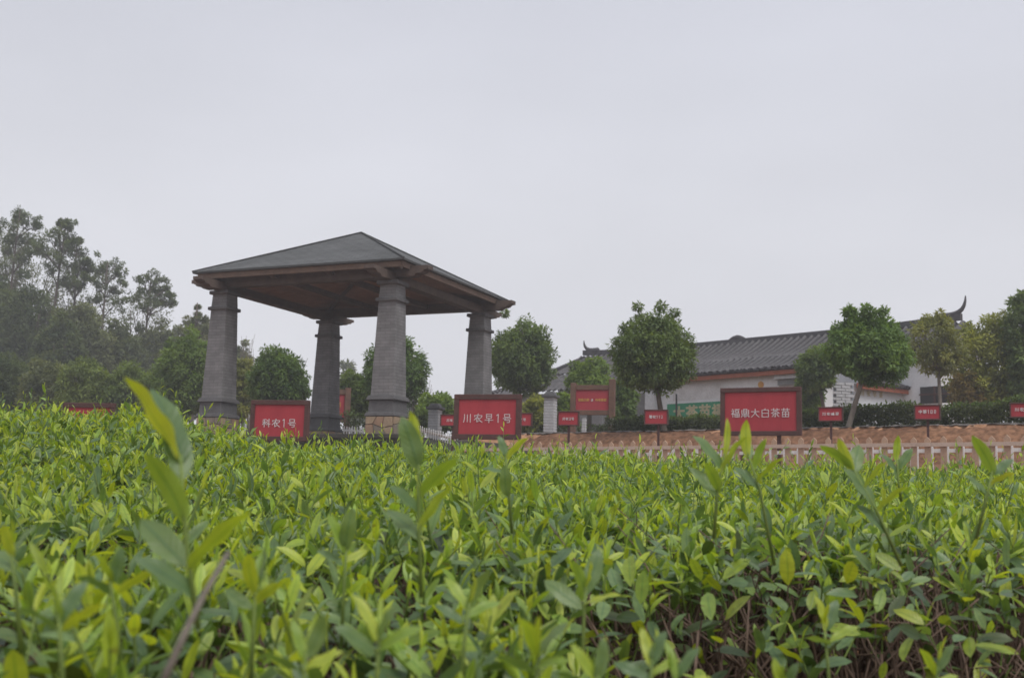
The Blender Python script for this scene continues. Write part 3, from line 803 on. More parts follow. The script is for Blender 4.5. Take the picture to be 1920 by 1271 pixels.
def house():
    O = v3(9, 45, 2.0)
    H = empty('long_house', O); tag(H, 'long white house with dark tiled roof and upswept ridge horns', 'house')
    RR, RL = v3(15.4, 40.0, 6.62), v3(3.3, 52.2, 6.62)
    d = (RR - RL).normalized(); nf = Vector((d.y, -d.x, 0))
    if nf.y > 0: nf = -nf
    run = 2.2
    ER, EL = RR + nf * run + Vector((0, 0, -1.02)), RL + nf * run + Vector((0, 0, -1.02))
    BR, BL = RR - nf * run + Vector((0, 0, -1.02)), RL - nf * run + Vector((0, 0, -1.02))
    tiled_slope('tile_roof', H, EL, ER + d * 0.25, RR + d * 0.25, RL, O)
    tiled_slope('tile_roof', H, BL, BR + d * 0.25, RR + d * 0.25, RL, O, nalong=3)
    # ridge with a slight lift at the ends
    pts = [RL.lerp(RR, f) + Vector((0, 0, 0.09 + 0.14 * (2 * f - 1) ** 4)) - O for f in np.linspace(-0.005, 1.005, 24)]
    mb = MB()
    for p, q in zip(pts[:-1], pts[1:]):
        n_ = nf * 0.09
        z = Vector((0, 0, 0.11))
        mb.add([p - n_ - z, q - n_ - z, q + n_ - z, p + n_ - z, p - n_ + z, q - n_ + z, q + n_ + z, p + n_ + z], [(3, 2, 1, 0), (4, 5, 6, 7), (0, 1, 5, 4), (1, 2, 6, 5), (2, 3, 7, 6), (3, 0, 4, 7)])
    mb.build('ridge', M['ridge'], H)
    mid = RL.lerp(RR, 0.47) + Vector((0, 0, 0.20)) - O
    MB().tube([mid + d * k * 0.13 + Vector((0, 0, 0.07 * math.cos(k * 0.7))) for k in range(-4, 5)], [0.02, 0.05, 0.08, 0.09, 0.10, 0.09, 0.08, 0.05, 0.02], 6).build('ridge_ornament', M['ridge'], H, smooth=True)
    finial(H, RR + d * 0.15 + Vector((0, 0, 0.2)), d, O, 0.66)
    finial(H, RL + Vector((0, 0, 0.2)), -d, O, 0.50)
    # hipped lower roof going on to the left
    h0 = v3(-1.2, 54.4, 5.0); h1 = EL + Vector((-0.6, -0.2, -0.35))
    tiled_slope('tile_roof', H, h0, h1, RL + nf * 0.2, RL - nf * 0.4 - d * 0.6 + Vector((0, 0, -0.05)), O, sag=0.25)
    MB().tube([h0 - O, RL.lerp(h0, 0.5) - O + Vector((0, 0, -0.12)), RL - O], [0.12, 0.12, 0.12], 6).build('hip_ridge', M['ridge'], H)
    p0 = EL + nf * 1.5 - d * 0.6; p0.z = EYE + 4.72
    tiled_slope('tile_roof', H, p0, p0 + d * 5.2, EL + d * 4.6 + Vector((0, 0, -0.10)), EL + Vector((0, 0, -0.10)), O, sag=0.04, nalong=4)
    h2 = v3(h0.x - 0.3, h0.y - 1.6, 4.35)
    tiled_slope('tile_roof', H, h2, p0, h1 + Vector((0, 0, -0.08)), h0 + Vector((0, 0, -0.08)), O, sag=0.04, nalong=4)
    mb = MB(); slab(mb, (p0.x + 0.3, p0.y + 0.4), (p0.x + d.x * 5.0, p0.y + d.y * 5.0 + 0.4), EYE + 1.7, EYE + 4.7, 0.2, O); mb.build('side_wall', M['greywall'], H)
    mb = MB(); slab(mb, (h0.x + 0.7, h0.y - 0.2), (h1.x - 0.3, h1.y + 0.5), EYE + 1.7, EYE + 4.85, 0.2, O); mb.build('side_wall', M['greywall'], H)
    # walls
    ins = 0.55
    FR, FL_ = RR + nf * (run - ins), RL + nf * (run - ins)
    KR = RR - nf * (run - ins)
    mb = MB(); slab(mb, (FL_.x, FL_.y), (FR.x, FR.y), EYE + 1.7, EYE + 5.52, 0.2, O); mb.build('front_wall', M['plaster'], H)
    mb = MB()
    g = [FR + d * 0.01, KR + d * 0.01]
    prof = [Vector((g[0].x, g[0].y, EYE + 1.7)), Vector((g[1].x, g[1].y, EYE + 1.7)), Vector((g[1].x, g[1].y, EYE + 5.55)), Vector((RR.x, RR.y, EYE + 6.5)), Vector((g[0].x, g[0].y, EYE + 5.55))]
    mb.add([p - O for p in prof] + [p - d * 0.2 - O for p in prof], [(0, 1, 2, 3, 4), (9, 8, 7, 6, 5)] + [(i, i + 5, (i + 1) % 5 + 5, (i + 1) % 5) for i in range(5)])
    mb.build('gable_wall', M['plaster'], H)
    # verge boards at the gable
    for a_, b_ in ((ER, RR), (BR, RR)):
        MB().tube([a_ + d * 0.27 - O + Vector((0, 0, -0.06)), b_ + d * 0.27 - O + Vector((0, 0, -0.06))], [0.09, 0.09], 4).build('verge', M['ridge'], H)
    # eave board
    MB().tube([EL - O + Vector((0, 0, -0.06)), ER - O + Vector((0, 0, -0.06))], [0.07, 0.07], 4).build('eave_board', M['dark'], H)
    # dark window on the gable side facing the garden
    def on_front(u, v):
        p = at(u, v, 1.0) - Vector((0, 0, EYE)); # ray
        q = FR + nf * 0.102
        t = (q.x * nf.x + q.y * nf.y) / (p.x * nf.x + p.y * nf.y)
        return Vector((p.x * t, p.y * t, p.z * t + EYE))
    c0, c1 = on_front(1727, 757), on_front(1781, 723)
    wd = (Vector((c1.x, c1.y, 0)) - Vector((c0.x, c0.y, 0)))
    cc = (c0 + c1) / 2 - O; ang = math.atan2(wd.y, wd.x)
    wn = MB().box(cc, (wd.length, 0.10, abs(c1.z - c0.z)), rz=ang).build('window', M['dark'], H)
    MB().box(cc + Vector((0, 0, 0.02)) + nf * 0.06, (wd.length + 0.06, 0.03, 0.05), rz=ang).build('transom', M['signwood'], wn)
    MB().box(cc + nf * 0.062, (0.06, 0.03, abs(c1.z - c0.z)), rz=ang).build('mullion', M['signwood'], wn)
    return d, nf


HD, HN = house()


def wing(name, label, pr, pl, z_eave, z_top, roof_run, z_base, wallmat, over=0.35, hip=True, flip=False):
    """single-storey wall with a pent tile roof; pr, pl = ends of its front face"""
    pr, pl = Vector((pr[0], pr[1], 0)), Vector((pl[0], pl[1], 0))
    O = Vector(((pr.x + pl.x) / 2, (pr.y + pl.y) / 2, EYE + z_base))
    e = empty(name, O); tag(e, label, 'building')
    d = (pr - pl).normalized(); nf = Vector((d.y, -d.x, 0))
    if nf.y > 0: nf = -nf
    back = -nf
    mb = MB(); slab(mb, pl + back * 0.1, pr + back * 0.1, EYE + z_base, EYE + z_eave - 0.02, 0.2, O); mb.build('wall', wallmat, e)
    mb = MB(); slab(mb, pr + back * 0.202, pr + back * (roof_run + 0.2), EYE + z_base, EYE + z_eave - 0.03, 0.2, O); mb.build('end_wall', M['plaster'], e)
    E0 = pl + nf * over + Vector((0, 0, EYE + z_eave)); E1 = pr + nf * over + d * 0.35 + Vector((0, 0, EYE + z_eave))
    T0 = pl + back * roof_run + Vector((0, 0, EYE + z_top)); T1 = pr + back * roof_run - d * (0.1 if hip else -0.35) + Vector((0, 0, EYE + z_top))
    tiled_slope('tile_roof', e, E0, E1, T1, T0, O, pitch=0.26, sag=0.05, nalong=5, amp=0.075)
    if hip:
        B1 = pr + back * (roof_run * 1.6) + d * 0.35 + Vector((0, 0, EYE + z_eave))
        tiled_slope('tile_roof', e, E1, B1, T1 + back * 0.05, T1, O, pitch=0.22, sag=0.05, nalong=5)
        MB().tube([E1 - O + Vector((0, 0, 0.05)), T1 - O + Vector((0, 0, 0.05))], [0.09, 0.09], 6).build('hip_ridge', M['ridge'], e)
    MB().tube([E0 - O + Vector((0, 0, 0.005)) - nf * 0.06, E1 - O + Vector((0, 0, 0.005)) - nf * 0.06], [0.06, 0.06], 4).build('tile_batten', M['ridge'], e)
    # round eave tile ends
    n = int((E1 - E0).length / 0.30)
    mb = MB()
    for k in range(n):
        p = E0.lerp(E1, (k + 0.58) / n) - O
        mb.tube([p + nf * 0.02 + Vector((0, 0, 0.02)), p - nf * 0.05 + Vector((0, 0, 0.03))], [0.062, 0.062], 8)
    o = mb.build('eave_tile_ends', M['ridge'], e); o['kind'] = 'stuff'
    # orange board under the eave
    c = (pl + pr) / 2 + nf * (over - 0.10) + d * 0.1 - O; c.z = EYE + z_eave - 0.10 - O.z
    MB().box(c, ((pr - pl).length + 0.35, 0.05, 0.17), rz=math.atan2(d.y, d.x)).build('eave_board', M['orange'], e)
    return e, O, d, nf


W1R, W1L = (8.95, 36.0), (4.9, 40.35)
w1, O1, d1, n1 = wing('garden_wing', 'white wing wall with green painted band below a pent tile roof', W1R, W1L, 4.44, 5.06, 1.4, 1.7, M['plaster'])


def on_plane(u, v, pt, nrm):
    p = at(u, v, 1.0) - Vector((0, 0, EYE))
    t = (pt.x * nrm.x + pt.y * nrm.y) / (p.x * nrm.x + p.y * nrm.y)
    return Vector((p.x * t, p.y * t, p.z * t + EYE))


def wall_panel(name, parent, O, d, nf, pt, u0, u1, vt, vb, proud, matr, thick=0.012):
    a_, b_ = on_plane(u0, vb, pt, nf), on_plane(u1, vt, pt, nf)
    a2 = on_plane(u0, vt, pt, nf)
    wv = Vector((b_.x - a_.x, b_.y - a_.y, 0)); zt, zb_ = (a2.z + b_.z) / 2, a_.z
    c = Vector(((a_.x + b_.x) / 2, (a_.y + b_.y) / 2, (zt + zb_) / 2)) + nf * proud - O
    return MB().box(c, (wv.length, thick, zt - zb_), rz=math.atan2(wv.y, wv.x)).build(name, matr, parent)


pt1 = Vector((W1R[0], W1R[1], 0))
wall_panel('green_band', w1, O1, d1, n1, pt1, 1251, 1466, 752, 790, 0.006, M['green'])
wall_panel('mural', w1, O1, d1, n1, pt1, 1262, 1352, 722, 751.5, 0.005, M['mural'])
c = on_plane(1427, 721, pt1, n1) - O1
MB().tube([c + n1 * 0.001, c + n1 * 0.022], [0.105, 0.105], 20).build('round_emblem', M['sunmark'], w1)
# white brick corner under the hip, raised grey panel below it in place of a dark recess
wall_panel('brick_corner', w1, O1, d1, n1, pt1, 1457, 1498, 702, 712, 0.05, M['whitebrick'], thick=0.24)
wall_panel('grey_corner_panel', w1, O1, d1, n1, pt1, 1461, 1497, 712.5, 723, 0.02, M['greywall'], thick=0.14)
# cream characters along the band
a0 = on_plane(1264, 787, pt1, n1); 
ang1 = math.atan2(d1.y, d1.x)
holder = link('lettering', bpy.data.meshes.new('lettering_base'), w1, (a0 - O1) + n1 * 0.012, (0, 0, ang1))
lettering(holder, '大茶苗福大茶', 0.0, 0.0, 0.44, 0.10, M['cream'], -0.006, weight=0.16, name='characters')
# iron pipe standing against the wall
c = on_plane(1279, 740, pt1, n1)
MB().tube([Vector((c.x, c.y, EYE + 2.2)) + n1 * 0.3 - O1, Vector((c.x, c.y, c.z)) + n1 * 0.3 - O1], [0.03, 0.03], 8).build('pipe', M['dark'], w1)

# wall left of the green band, its shade painted as grey, and brick pier
eg = empty('gate_wall', v3(4.2, 41.2, 1.7)); tag(eg, 'wall coloured grey for shade, with white brick pier behind the round tree trunk', 'wall')
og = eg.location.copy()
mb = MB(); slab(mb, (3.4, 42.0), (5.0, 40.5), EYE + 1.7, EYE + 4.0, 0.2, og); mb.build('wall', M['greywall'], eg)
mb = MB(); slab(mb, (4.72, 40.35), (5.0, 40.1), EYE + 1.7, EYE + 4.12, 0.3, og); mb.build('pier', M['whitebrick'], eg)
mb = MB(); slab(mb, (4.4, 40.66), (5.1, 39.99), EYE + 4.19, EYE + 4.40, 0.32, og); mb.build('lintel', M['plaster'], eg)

W2L, W2R = (11.2, 38.2), (14.05, 40.2)
w2, O2, d2, n2 = wing('side_wing', 'bluish white wing wall with orange eave board receding to the right', W2R, W2L, 4.27, 4.95, 1.2, 1.7, M['plaster_blue'], over=0.30, hip=False)
pt2 = Vector((W2L[0], W2L[1], 0))
wall_panel('doorway', w2, O2, d2, n2, pt2, 1706, 1722, 727, 775, 0.02, M['dark'], thick=0.06)
a0 = on_plane(1612, 750, pt2, n2)
hold2 = link('lettering', bpy.data.meshes.new('lettering_base'), w2, (a0 - O2) + n2 * 0.008, (0, 0, math.atan2(d2.y, d2.x)))
lettering(hold2, '川农早茶', 0.02, 0.16, 0.19, 0.13, M['cream'], -0.004, weight=0.09, name='characters')
# pale brick corner at the left end of the side wing
eb = empty('brick_corner_wall', v3(11.0, 38.1, 1.7)); tag(eb, 'white brick corner wall left of the bluish side wing', 'wall')
ob = eb.location.copy()
for k in range(26):
    for i in range(2):
        o_ = (k % 2) * 0.12
        c = Vector((10.62 + 0.30 * i + o_ - 0.06, 38.0 + 0.02 * i, EYE + 1.75 + 0.098 * k)) - ob
        MB().box(c, (0.285, 0.2, 0.083), rz=0.1).build('brick', M['whitebrick'], eb)
MB().box(Vector((10.8, 38.06, EYE + 2.98)) - ob, (0.55, 0.16, 2.5), rz=0.1).build('core', M['joint'], eb)


# ================================================================ vegetation
def leaves(P, D, Nn, Ln, Wd, fold, curl, C, seg, kind='tea'):
    """arrays of leaves -> vertices, quads, uv, colours. seg = cross rows along the blade"""
    n = len(P)
    D = D / np.linalg.norm(D, axis=1, keepdims=True)
    S = np.cross(D, Nn); S /= np.linalg.norm(S, axis=1, keepdims=True) + 1e-9
    Nn = np.cross(S, D)
    t = np.linspace(0, 1, seg)
    if kind == 'tea':
        prof = np.sin(np.pi * np.clip(t, 0, 1) ** 0.97) ** 0.54
        prof = np.where(t > 0.9, prof * 0.8, prof); prof[0] = 0.06; prof[-1] = 0.02
    else:
        prof = np.sin(np.pi * np.clip(t, 0.02, 0.98)) ** 0.8
    tl = t[None, :, None]
    mid = P[:, None] + D[:, None] * (Ln[:, None, None] * tl) + Nn[:, None] * (curl[:, None, None] * Ln[:, None, None] * tl ** 2)
    hw = (Wd[:, None] * 0.5 * prof[None, :])[..., None]
    cf, sf = np.cos(fold)[:, None, None], np.sin(fold)[:, None, None]
    lft = mid - S[:, None] * hw * cf + Nn[:, None] * hw * sf
    rgt = mid + S[:, None] * hw * cf + Nn[:, None] * hw * sf
    V = np.stack([lft, mid, rgt], 2).reshape(n, seg * 3, 3)
    UV = np.zeros((n, seg, 3, 2)); UV[..., 0] = np.array([0, .5, 1])[None, None, :]; UV[..., 1] = t[None, :, None]
    j = np.arange(seg - 1)[:, None] * 3 + np.arange(2)[None, :]
    q = np.stack([j, j + 1, j + 4, j + 3], -1).reshape(-1, 4)
    Q = (q[None] + (np.arange(n) * seg * 3)[:, None, None]).reshape(-1, 4)
    CC = np.repeat(C[:, None], seg * 3, 1)
    return V.reshape(-1, 3), Q, UV.reshape(-1, 2), CC.reshape(-1, 3)


def unit(a): return a / (np.linalg.norm(a, axis=-1, keepdims=True) + 1e-9)


def blades(P, D, Nn, Ln, Wd, fold, C):
    """small four-cornered leaves folded along the midrib"""
    n = len(P); D = unit(D); S = unit(np.cross(D, Nn)); Nn = np.cross(S, D)
    m = P + D * (Ln * 0.45)[:, None]; hw = (Wd * 0.5)[:, None]; up = Nn * (np.sin(fold) * Wd * 0.5)[:, None]
    V = np.stack([P, m + S * hw + up, P + D * Ln[:, None], m - S * hw + up], 1).reshape(-1, 3)
    Q = np.arange(n * 4).reshape(-1, 4)
    return V, Q, np.repeat(C, 4, 0)


def cat(parts):
    V, Q, U, C = [], [], [], []; k = 0
    for v, q, u, c in parts:
        V.append(v); Q.append(q + k); U.append(u); C.append(c); k += len(v)
    return np.concatenate(V), np.concatenate(Q), np.concatenate(U), np.concatenate(C)


def rand_dir(n): return unit(rng.normal(size=(n, 3)))


def crown_mesh(name, clumps, per, leaf, c_lo, c_hi, origin, droop=0.25, aspect=0.42, radial=0.55):
    """clumps: array (k,4) centre + radius; leaves spread through each clump's shell"""
    k = len(clumps); n = k * per
    ci = np.repeat(np.arange(k), per)
    dirs = rand_dir(n); rr = clumps[ci, 3] * (0.45 + 0.6 * rng.random(n) ** 0.6)
    P = clumps[ci, :3] + dirs * rr[:, None] * np.array([1, 1, 0.8])
    D = unit(dirs * radial + rng.normal(0, 0.55, (n, 3)) + np.array([0, 0, -droop]))
    Nn = unit(dirs * 0.75 + np.array([0, -0.15, 0.85]) + rng.normal(0, 0.28, (n, 3)))
    Ln = leaf * rng.uniform(0.65, 1.35, n); Wd = Ln * aspect * rng.uniform(0.8, 1.2, n)
    tint = np.clip(rng.random(k)[ci] * 0.75 + rng.random(n) * 0.4 - 0.07, 0, 1.1)
    C = np.array(c_lo) + (np.array(c_hi) - np.array(c_lo)) * tint[:, None]
    v, q, c = blades(P - origin, D, Nn, Ln, Wd, np.full(n, 0.5), C)
    return np_mesh(name, v, q, M['tree'], col=c, smooth=False)


def limb(mb, a, b, r0, r1, bend=0.15, n=5, sides=6):
    a, b = Vector(a), Vector(b); ln = (b - a).length
    off = Vector((random.uniform(-1, 1), random.uniform(-1, 1), random.uniform(-0.3, 0.3))) * bend * ln
    pts = [a.lerp(b, i / (n - 1)) + off * math.sin(math.pi * i / (n - 1)) * 0.6 for i in range(n)]
    mb.tube(pts, [r0 + (r1 - r0) * i / (n - 1) for i in range(n)], sides)
    return pts


def round_tree(label, u, v_top, v_low, width, Y, base_u, col, name='round_tree', nclump=150, per=125, leaf=0.125, trunk=0.085, bark='bark', wild=0.0, group=None, split=3, flat=0.62, depth=0.95, fill=1.0):
    """broad-leaved tree: crown spans v_top..v_low and width pixels at distance Y"""
    s = Y / F
    top = at(u, v_top, Y); low = at(u, v_low, Y)
    Rx = width * s / 2 * 0.88; cz = low.z + (top.z - low.z) * 0.42
    c = Vector((top.x, Y, cz))
    b = at(base_u, 800, Y); bz = float(gz(b.x, b.y)); org = Vector((b.x, Y, bz - 0.05))
    e = empty(name, org); tag(e, label, 'tree', group)
    up, dn = (top.z - cz) * 0.95, (cz - low.z)
    cl = []
    g = (1 + 5 ** 0.5) / 2
    lob = [(random.uniform(0, 6.28), random.uniform(-0.6, 0.9), random.uniform(0.05, 0.13)) for _ in range(7)]
    for i in range(nclump):
        z = 1 - 2 * (i + 0.5) / nclump; r = math.sqrt(1 - z * z); th = 2 * math.pi * i / g + random.uniform(-0.25, 0.25)
        k = random.uniform(0.60, 0.90) if random.random() < 0.75 else random.uniform(0.2, 0.6)
        for (lt, lz, la) in lob:
            k += la * max(0, math.cos(th - lt)) * max(0, 1 - abs(z - lz)) * (1 + wild)
        k = min(k, 0.97 + wild * 0.4)
        x, y_, zz = r * math.cos(th) * k, r * math.sin(th) * k, z * k
        if zz < 0: zz *= 0.95
        cl.append((c.x + x * Rx, c.y + y_ * Rx * depth, c.z + zz * (up if zz > 0 else dn), Rx * random.uniform(0.17, 0.27)))
    cl = np.array(cl)
    if wild:
        for _ in range(int(12 * wild)):
            th = random.uniform(0, 6.28); cl = np.vstack([cl, [c.x + Rx * 0.6 * math.cos(th), c.y + Rx * 0.5 * math.sin(th), top.z + random.uniform(-0.30, 0.06) * up, Rx * 0.13]])
    link('crown', crown_mesh('crown', cl, int(per * fill), leaf, col[0], col[1], np.array(org)), e)
    mb = MB()
    fork = Vector((c.x + (b.x - c.x) * 0.25, Y, low.z + (cz - low.z) * 0.15))
    limb(mb, (0, 0, -0.1), fork - org, trunk * 1.15, trunk * 0.8, bend=0.04, n=7, sides=8)
    mb2 = MB()
    for k in range(split + 4):
        th = k * 2.4 + random.random()
        tip = Vector((c.x + Rx * 0.62 * math.cos(th), c.y + Rx * 0.5 * math.sin(th), c.z + up * random.uniform(-0.1, 0.6)))
        pts = limb(mb2, fork - org, tip - org, trunk * 0.55, trunk * 0.16, bend=0.12, n=6)
        for q in range(2):
            tip2 = tip + Vector((random.uniform(-1, 1), random.uniform(-1, 1), random.uniform(-0.1, 0.9))) * Rx * 0.4
            limb(mb2, pts[3], tip2 - org, trunk * 0.22, trunk * 0.08, n=4, sides=4)
    tr = mb.build('trunk', M[bark], e, smooth=True)
    mb2.build('limbs', M[bark], e, smooth=True)
    return e


GREEN = ((0.075, 0.120, 0.042), (0.205, 0.285, 0.080))
FRESH = ((0.105, 0.165, 0.045), (0.260, 0.370, 0.080))
OLIVE = ((0.140, 0.165, 0.055), (0.320, 0.330, 0.095))
YELLOW = ((0.160, 0.190, 0.045), (0.420, 0.440, 0.095))
DARK = ((0.048, 0.075, 0.038), (0.155, 0.20, 0.078))
GREY = ((0.075, 0.098, 0.052), (0.215, 0.245, 0.110))
RT = 'clipped round trees along the terrace'
round_tree('large dark round tree with bare trunk before the white wing wall', 1229, 582, 742, 156, 26.7, 1249, GREEN, group=RT, nclump=190, wild=0.25, leaf=0.095, trunk=0.066)
round_tree('large round tree right of the right pavilion column', 978, 594, 742, 132, 38.0, 965, GREEN, group=RT, nclump=170, split=5, wild=0.15)
round_tree('round tree behind the near pavilion column', 741, 622, 765, 136, 39.0, 722, ((0.065, 0.121, 0.034), (0.155, 0.248, 0.056)), group=RT, nclump=170)
round_tree('round tree between left and far pavilion columns', 526, 645, 778, 124, 39.0, 528, ((0.062, 0.116, 0.034), (0.155, 0.24, 0.056)), group=RT, nclump=170)
round_tree('round green tree with leaning trunk and loose top shoots before the roof', 1627, 585, 716, 148, 24.0, 1586, ((0.09, 0.16, 0.05), (0.20, 0.31, 0.085)), group=RT, nclump=180, wild=0.8, trunk=0.055, leaf=0.09, bark='bark_pale')
round_tree('small dark tree left of the leaning round tree', 1530, 648, 735, 80, 34.0, 1561, GREEN, nclump=80, group=RT, trunk=0.06)
round_tree('light green bush tree below the dark hip roof left of the leaning tree', 1516, 690, 790, 56, 35.0, 1510, FRESH, nclump=60, trunk=0.05)
round_tree('airy olive tree with forked pale trunk before the white gable', 1757, 592, 705, 96, 33.0, 1762, OLIVE, nclump=80, per=60, wild=0.7, bark='bark_pale', trunk=0.055, leaf=0.12, split=4)
round_tree('broad yellow green tree at right', 1858, 592, 790, 160, 34.0, 1850, YELLOW, nclump=170, per=105, wild=0.5)
round_tree('rusty leaved shrub below the yellow green tree', 1812, 690, 775, 70, 33.5, 1812, ((0.139, 0.132, 0.046), (0.326, 0.232, 0.078)), nclump=60, per=80, trunk=0.04, name='shrub')
round_tree('tall dark tree cut off by the right picture edge', 1928, 545, 780, 104, 33.0, 1935, GREEN, nclump=170, per=110, wild=0.3)
round_tree('bright green round tree behind the timber gate sign', 1106, 666, 760, 92, 37.5, 1106, FRESH, nclump=110, group=RT)
round_tree('fresh green shrub right of the timber gate sign', 1168, 700, 800, 60, 36.5, 1168, ((0.07, 0.132, 0.039), (0.186, 0.279, 0.062)), nclump=60, trunk=0.04, name='shrub')
round_tree('yellow green shrub left of the taller brick pillar', 1000, 736, 815, 66, 36.0, 1000, YELLOW, nclump=60, trunk=0.04, name='shrub')
round_tree('small green shrub right of the taller brick pillar', 1058, 730, 805, 34, 35.0, 1058, FRESH, nclump=40, trunk=0.04, name='shrub')
round_tree('light green shrub behind the left brick pillar', 820, 731, 815, 84, 37.0, 820, FRESH, nclump=80, trunk=0.04, name='shrub')
round_tree('light green tree beside the far pavilion column', 668, 688, 790, 72, 41.0, 668, ((0.093, 0.147, 0.039), (0.217, 0.295, 0.07)), nclump=80, trunk=0.05)
round_tree('bright lumpy tree left of the left pavilion column', 352, 620, 790, 124, 42.0, 352, ((0.093, 0.155, 0.039), (0.217, 0.31, 0.07)), nclump=170, wild=0.3)
round_tree('olive tree showing between left column and round tree', 452, 655, 800, 70, 43.0, 452, OLIVE, nclump=90, per=90)
round_tree('low green shrub in front of the woodland at far left', 96, 668, 800, 112, 44.0, 96, GREY, nclump=110, trunk=0.05, name='shrub')
round_tree('fresh green shrub before the woodland', 168, 664, 800, 116, 43.0, 168, ((0.10, 0.145, 0.045), (0.26, 0.33, 0.085)), nclump=110, trunk=0.05, name='shrub')
round_tree('mid green shrub between woodland and left column', 254, 668, 800, 116, 43.0, 254, ((0.09, 0.14, 0.045), (0.24, 0.32, 0.08)), nclump=110, trunk=0.05, name='shrub')
round_tree('dark shrub at the left picture edge', 14, 655, 800, 120, 45.0, 14, DARK, nclump=110, trunk=0.05, name='shrub')

# woodland behind, greyer and larger
WL = 'woodland trees on the left slope'
for (u, vt, w_, Y, c, lab) in (
        (52, 512, 170, 66, DARK, 'broad dark woodland tree at far left'),
        (150, 560, 150, 64, GREY, 'greyish bamboo-like woodland tree below the tall thin trees'),
        (226, 606, 130, 66, ((0.078, 0.109, 0.054), (0.155, 0.186, 0.078)), 'olive woodland tree below the forked tree'),
        (300, 596, 130, 70, GREY, 'woodland tree left of the left column'),
        (368, 590, 90, 74, ((0.093, 0.116, 0.062), (0.186, 0.202, 0.093)), 'pale woodland tree touching the left column'),
        (440, 640, 90, 78, GREY, 'woodland tree showing right of the left column'),
        (-10, 480, 110, 68, DARK, 'dark woodland tree cut off by left picture edge'),
        (110, 600, 120, 60, DARK, 'dark lower woodland tree')):
    round_tree(lab, u, vt, 800, w_, Y, u, c, name='woodland_tree', nclump=240, per=150, leaf=0.21, trunk=0.2, wild=0.2, group=WL, depth=0.6)

for (u, vt, vl, w_, Y, lab) in ((66, 442, 640, 170, 76, 'loose feathery tree behind the tallest slender trees'), (150, 500, 680, 130, 75, 'loose feathery tree behind the dense dark tufts'), (256, 540, 700, 150, 76, 'loose feathery tree behind the spiky crown left of the roof'), (20, 425, 600, 110, 78, 'loose feathery tree at the left picture edge')):
    round_tree(lab, u, vt, vl, w_, Y, u, ((0.06, 0.08, 0.042), (0.17, 0.20, 0.09)), name='feathery_tree', nclump=95, per=48, leaf=0.17, trunk=0.11, wild=1.0, group='loose trees among the slender trees', depth=0.6, split=5)


def slender_tree(label, u, v_top, v_base, Y, lean, blobs, col=DARK, leaf=0.30, per=60):
    """tall thin tree: bare stem, foliage in separate tufts given as pixel blobs (du, v, radius)"""
    s = Y / F
    tp = at(u + lean, v_top, Y); bs = at(u, v_base, Y)
    gz_ = float(gz(bs.x, Y)); org = Vector((bs.x, Y, gz_))
    e = empty('slender_tree', org); tag(e, label, 'tree', 'tall slender trees above the woodland')
    mb = MB()
    pts = limb(mb, (0, 0, -0.3), tp - org, 0.17, 0.03, bend=0.04, n=8)
    cl = []
    for du, v, r in blobs:
        p = at(u + du, v, Y + random.uniform(-1.0, 1.0))
        f = max(0.1, min(0.95, (p.z - org.z) / (tp.z - org.z) - 0.08))
        i = f * (len(pts) - 1); a = pts[int(i)].lerp(pts[min(int(i) + 1, len(pts) - 1)], i - int(i))
        limb(mb, a, p - org, 0.05, 0.015, n=4, sides=4)
        for _ in range(3):
            limb(mb, (a + p - org) / 2, p - org + Vector((random.gauss(0, r * s * 0.6), random.gauss(0, r * s * 0.6), random.gauss(0.1, r * s * 0.4))), 0.022, 0.008, n=3, sides=3)
        for _ in range(7):
            cl.append((p.x + random.gauss(0, r * s * 0.5), p.y + random.gauss(0, r * s * 0.5), p.z + random.gauss(0, r * s * 0.36), r * s * random.uniform(0.22, 0.46)))
    mb.build('trunk', M['bark'], e, smooth=True)
    link('crown', crown_mesh('crown', np.array(cl), int(per * 1.2), leaf * 0.58, col[0], col[1], np.array(org), droop=0.1, aspect=0.34), e)


slender_tree('tallest slender tree with tufted crown at upper left', 34, 392, 560, 72, 4, [(4, 402, 16), (-14, 424, 20), (20, 418, 18), (-8, 448, 22), (24, 452, 20), (36, 420, 10), (-20, 470, 22), (10, 480, 20), (30, 478, 16), (-24, 500, 18), (-2, 412, 14)])
slender_tree('leaning slender tree with open crown second from left', 84, 412, 570, 70, 40, [(40, 420, 12), (22, 430, 14), (52, 424, 12), (8, 446, 18), (30, 455, 16), (48, 445, 14), (64, 450, 8), (0, 470, 18), (22, 480, 18), (10, 500, 18), (-14, 462, 14), (28, 418, 8)], per=44)
slender_tree('slender tree with dense dark tufts in the middle of the group', 138, 448, 610, 70, 6, [(4, 456, 14), (-8, 474, 18), (14, 476, 16), (24, 488, 16), (-16, 495, 20), (8, 505, 22), (28, 505, 12), (-4, 525, 20), (14, 530, 16), (-20, 530, 16), (24, 522, 10)])
slender_tree('slender tree with rounded open crown fourth from left', 198, 492, 640, 72, 4, [(2, 500, 14), (18, 498, 12), (-14, 510, 12), (28, 512, 12), (6, 520, 18), (-12, 535, 12), (30, 530, 10), (12, 545, 12), (-16, 560, 14), (20, 568, 16)], per=44)
slender_tree('slender tree with spiky dark crown left of the pavilion roof', 280, 514, 640, 70, 4, [(4, 524, 14), (-14, 526, 12), (22, 524, 10), (32, 540, 12), (12, 545, 16), (-10, 550, 16), (42, 568, 9), (28, 565, 12), (8, 572, 14), (-20, 572, 14), (36, 552, 8)], per=48)
slender_tree('thin pale sapling just left of the left column', 372, 568, 680, 62, -2, [(-2, 576, 6), (0, 592, 8), (8, 600, 10), (-8, 606, 10), (14, 616, 12), (-12, 620, 12), (4, 625, 14)], col=GREY, leaf=0.2, per=90)


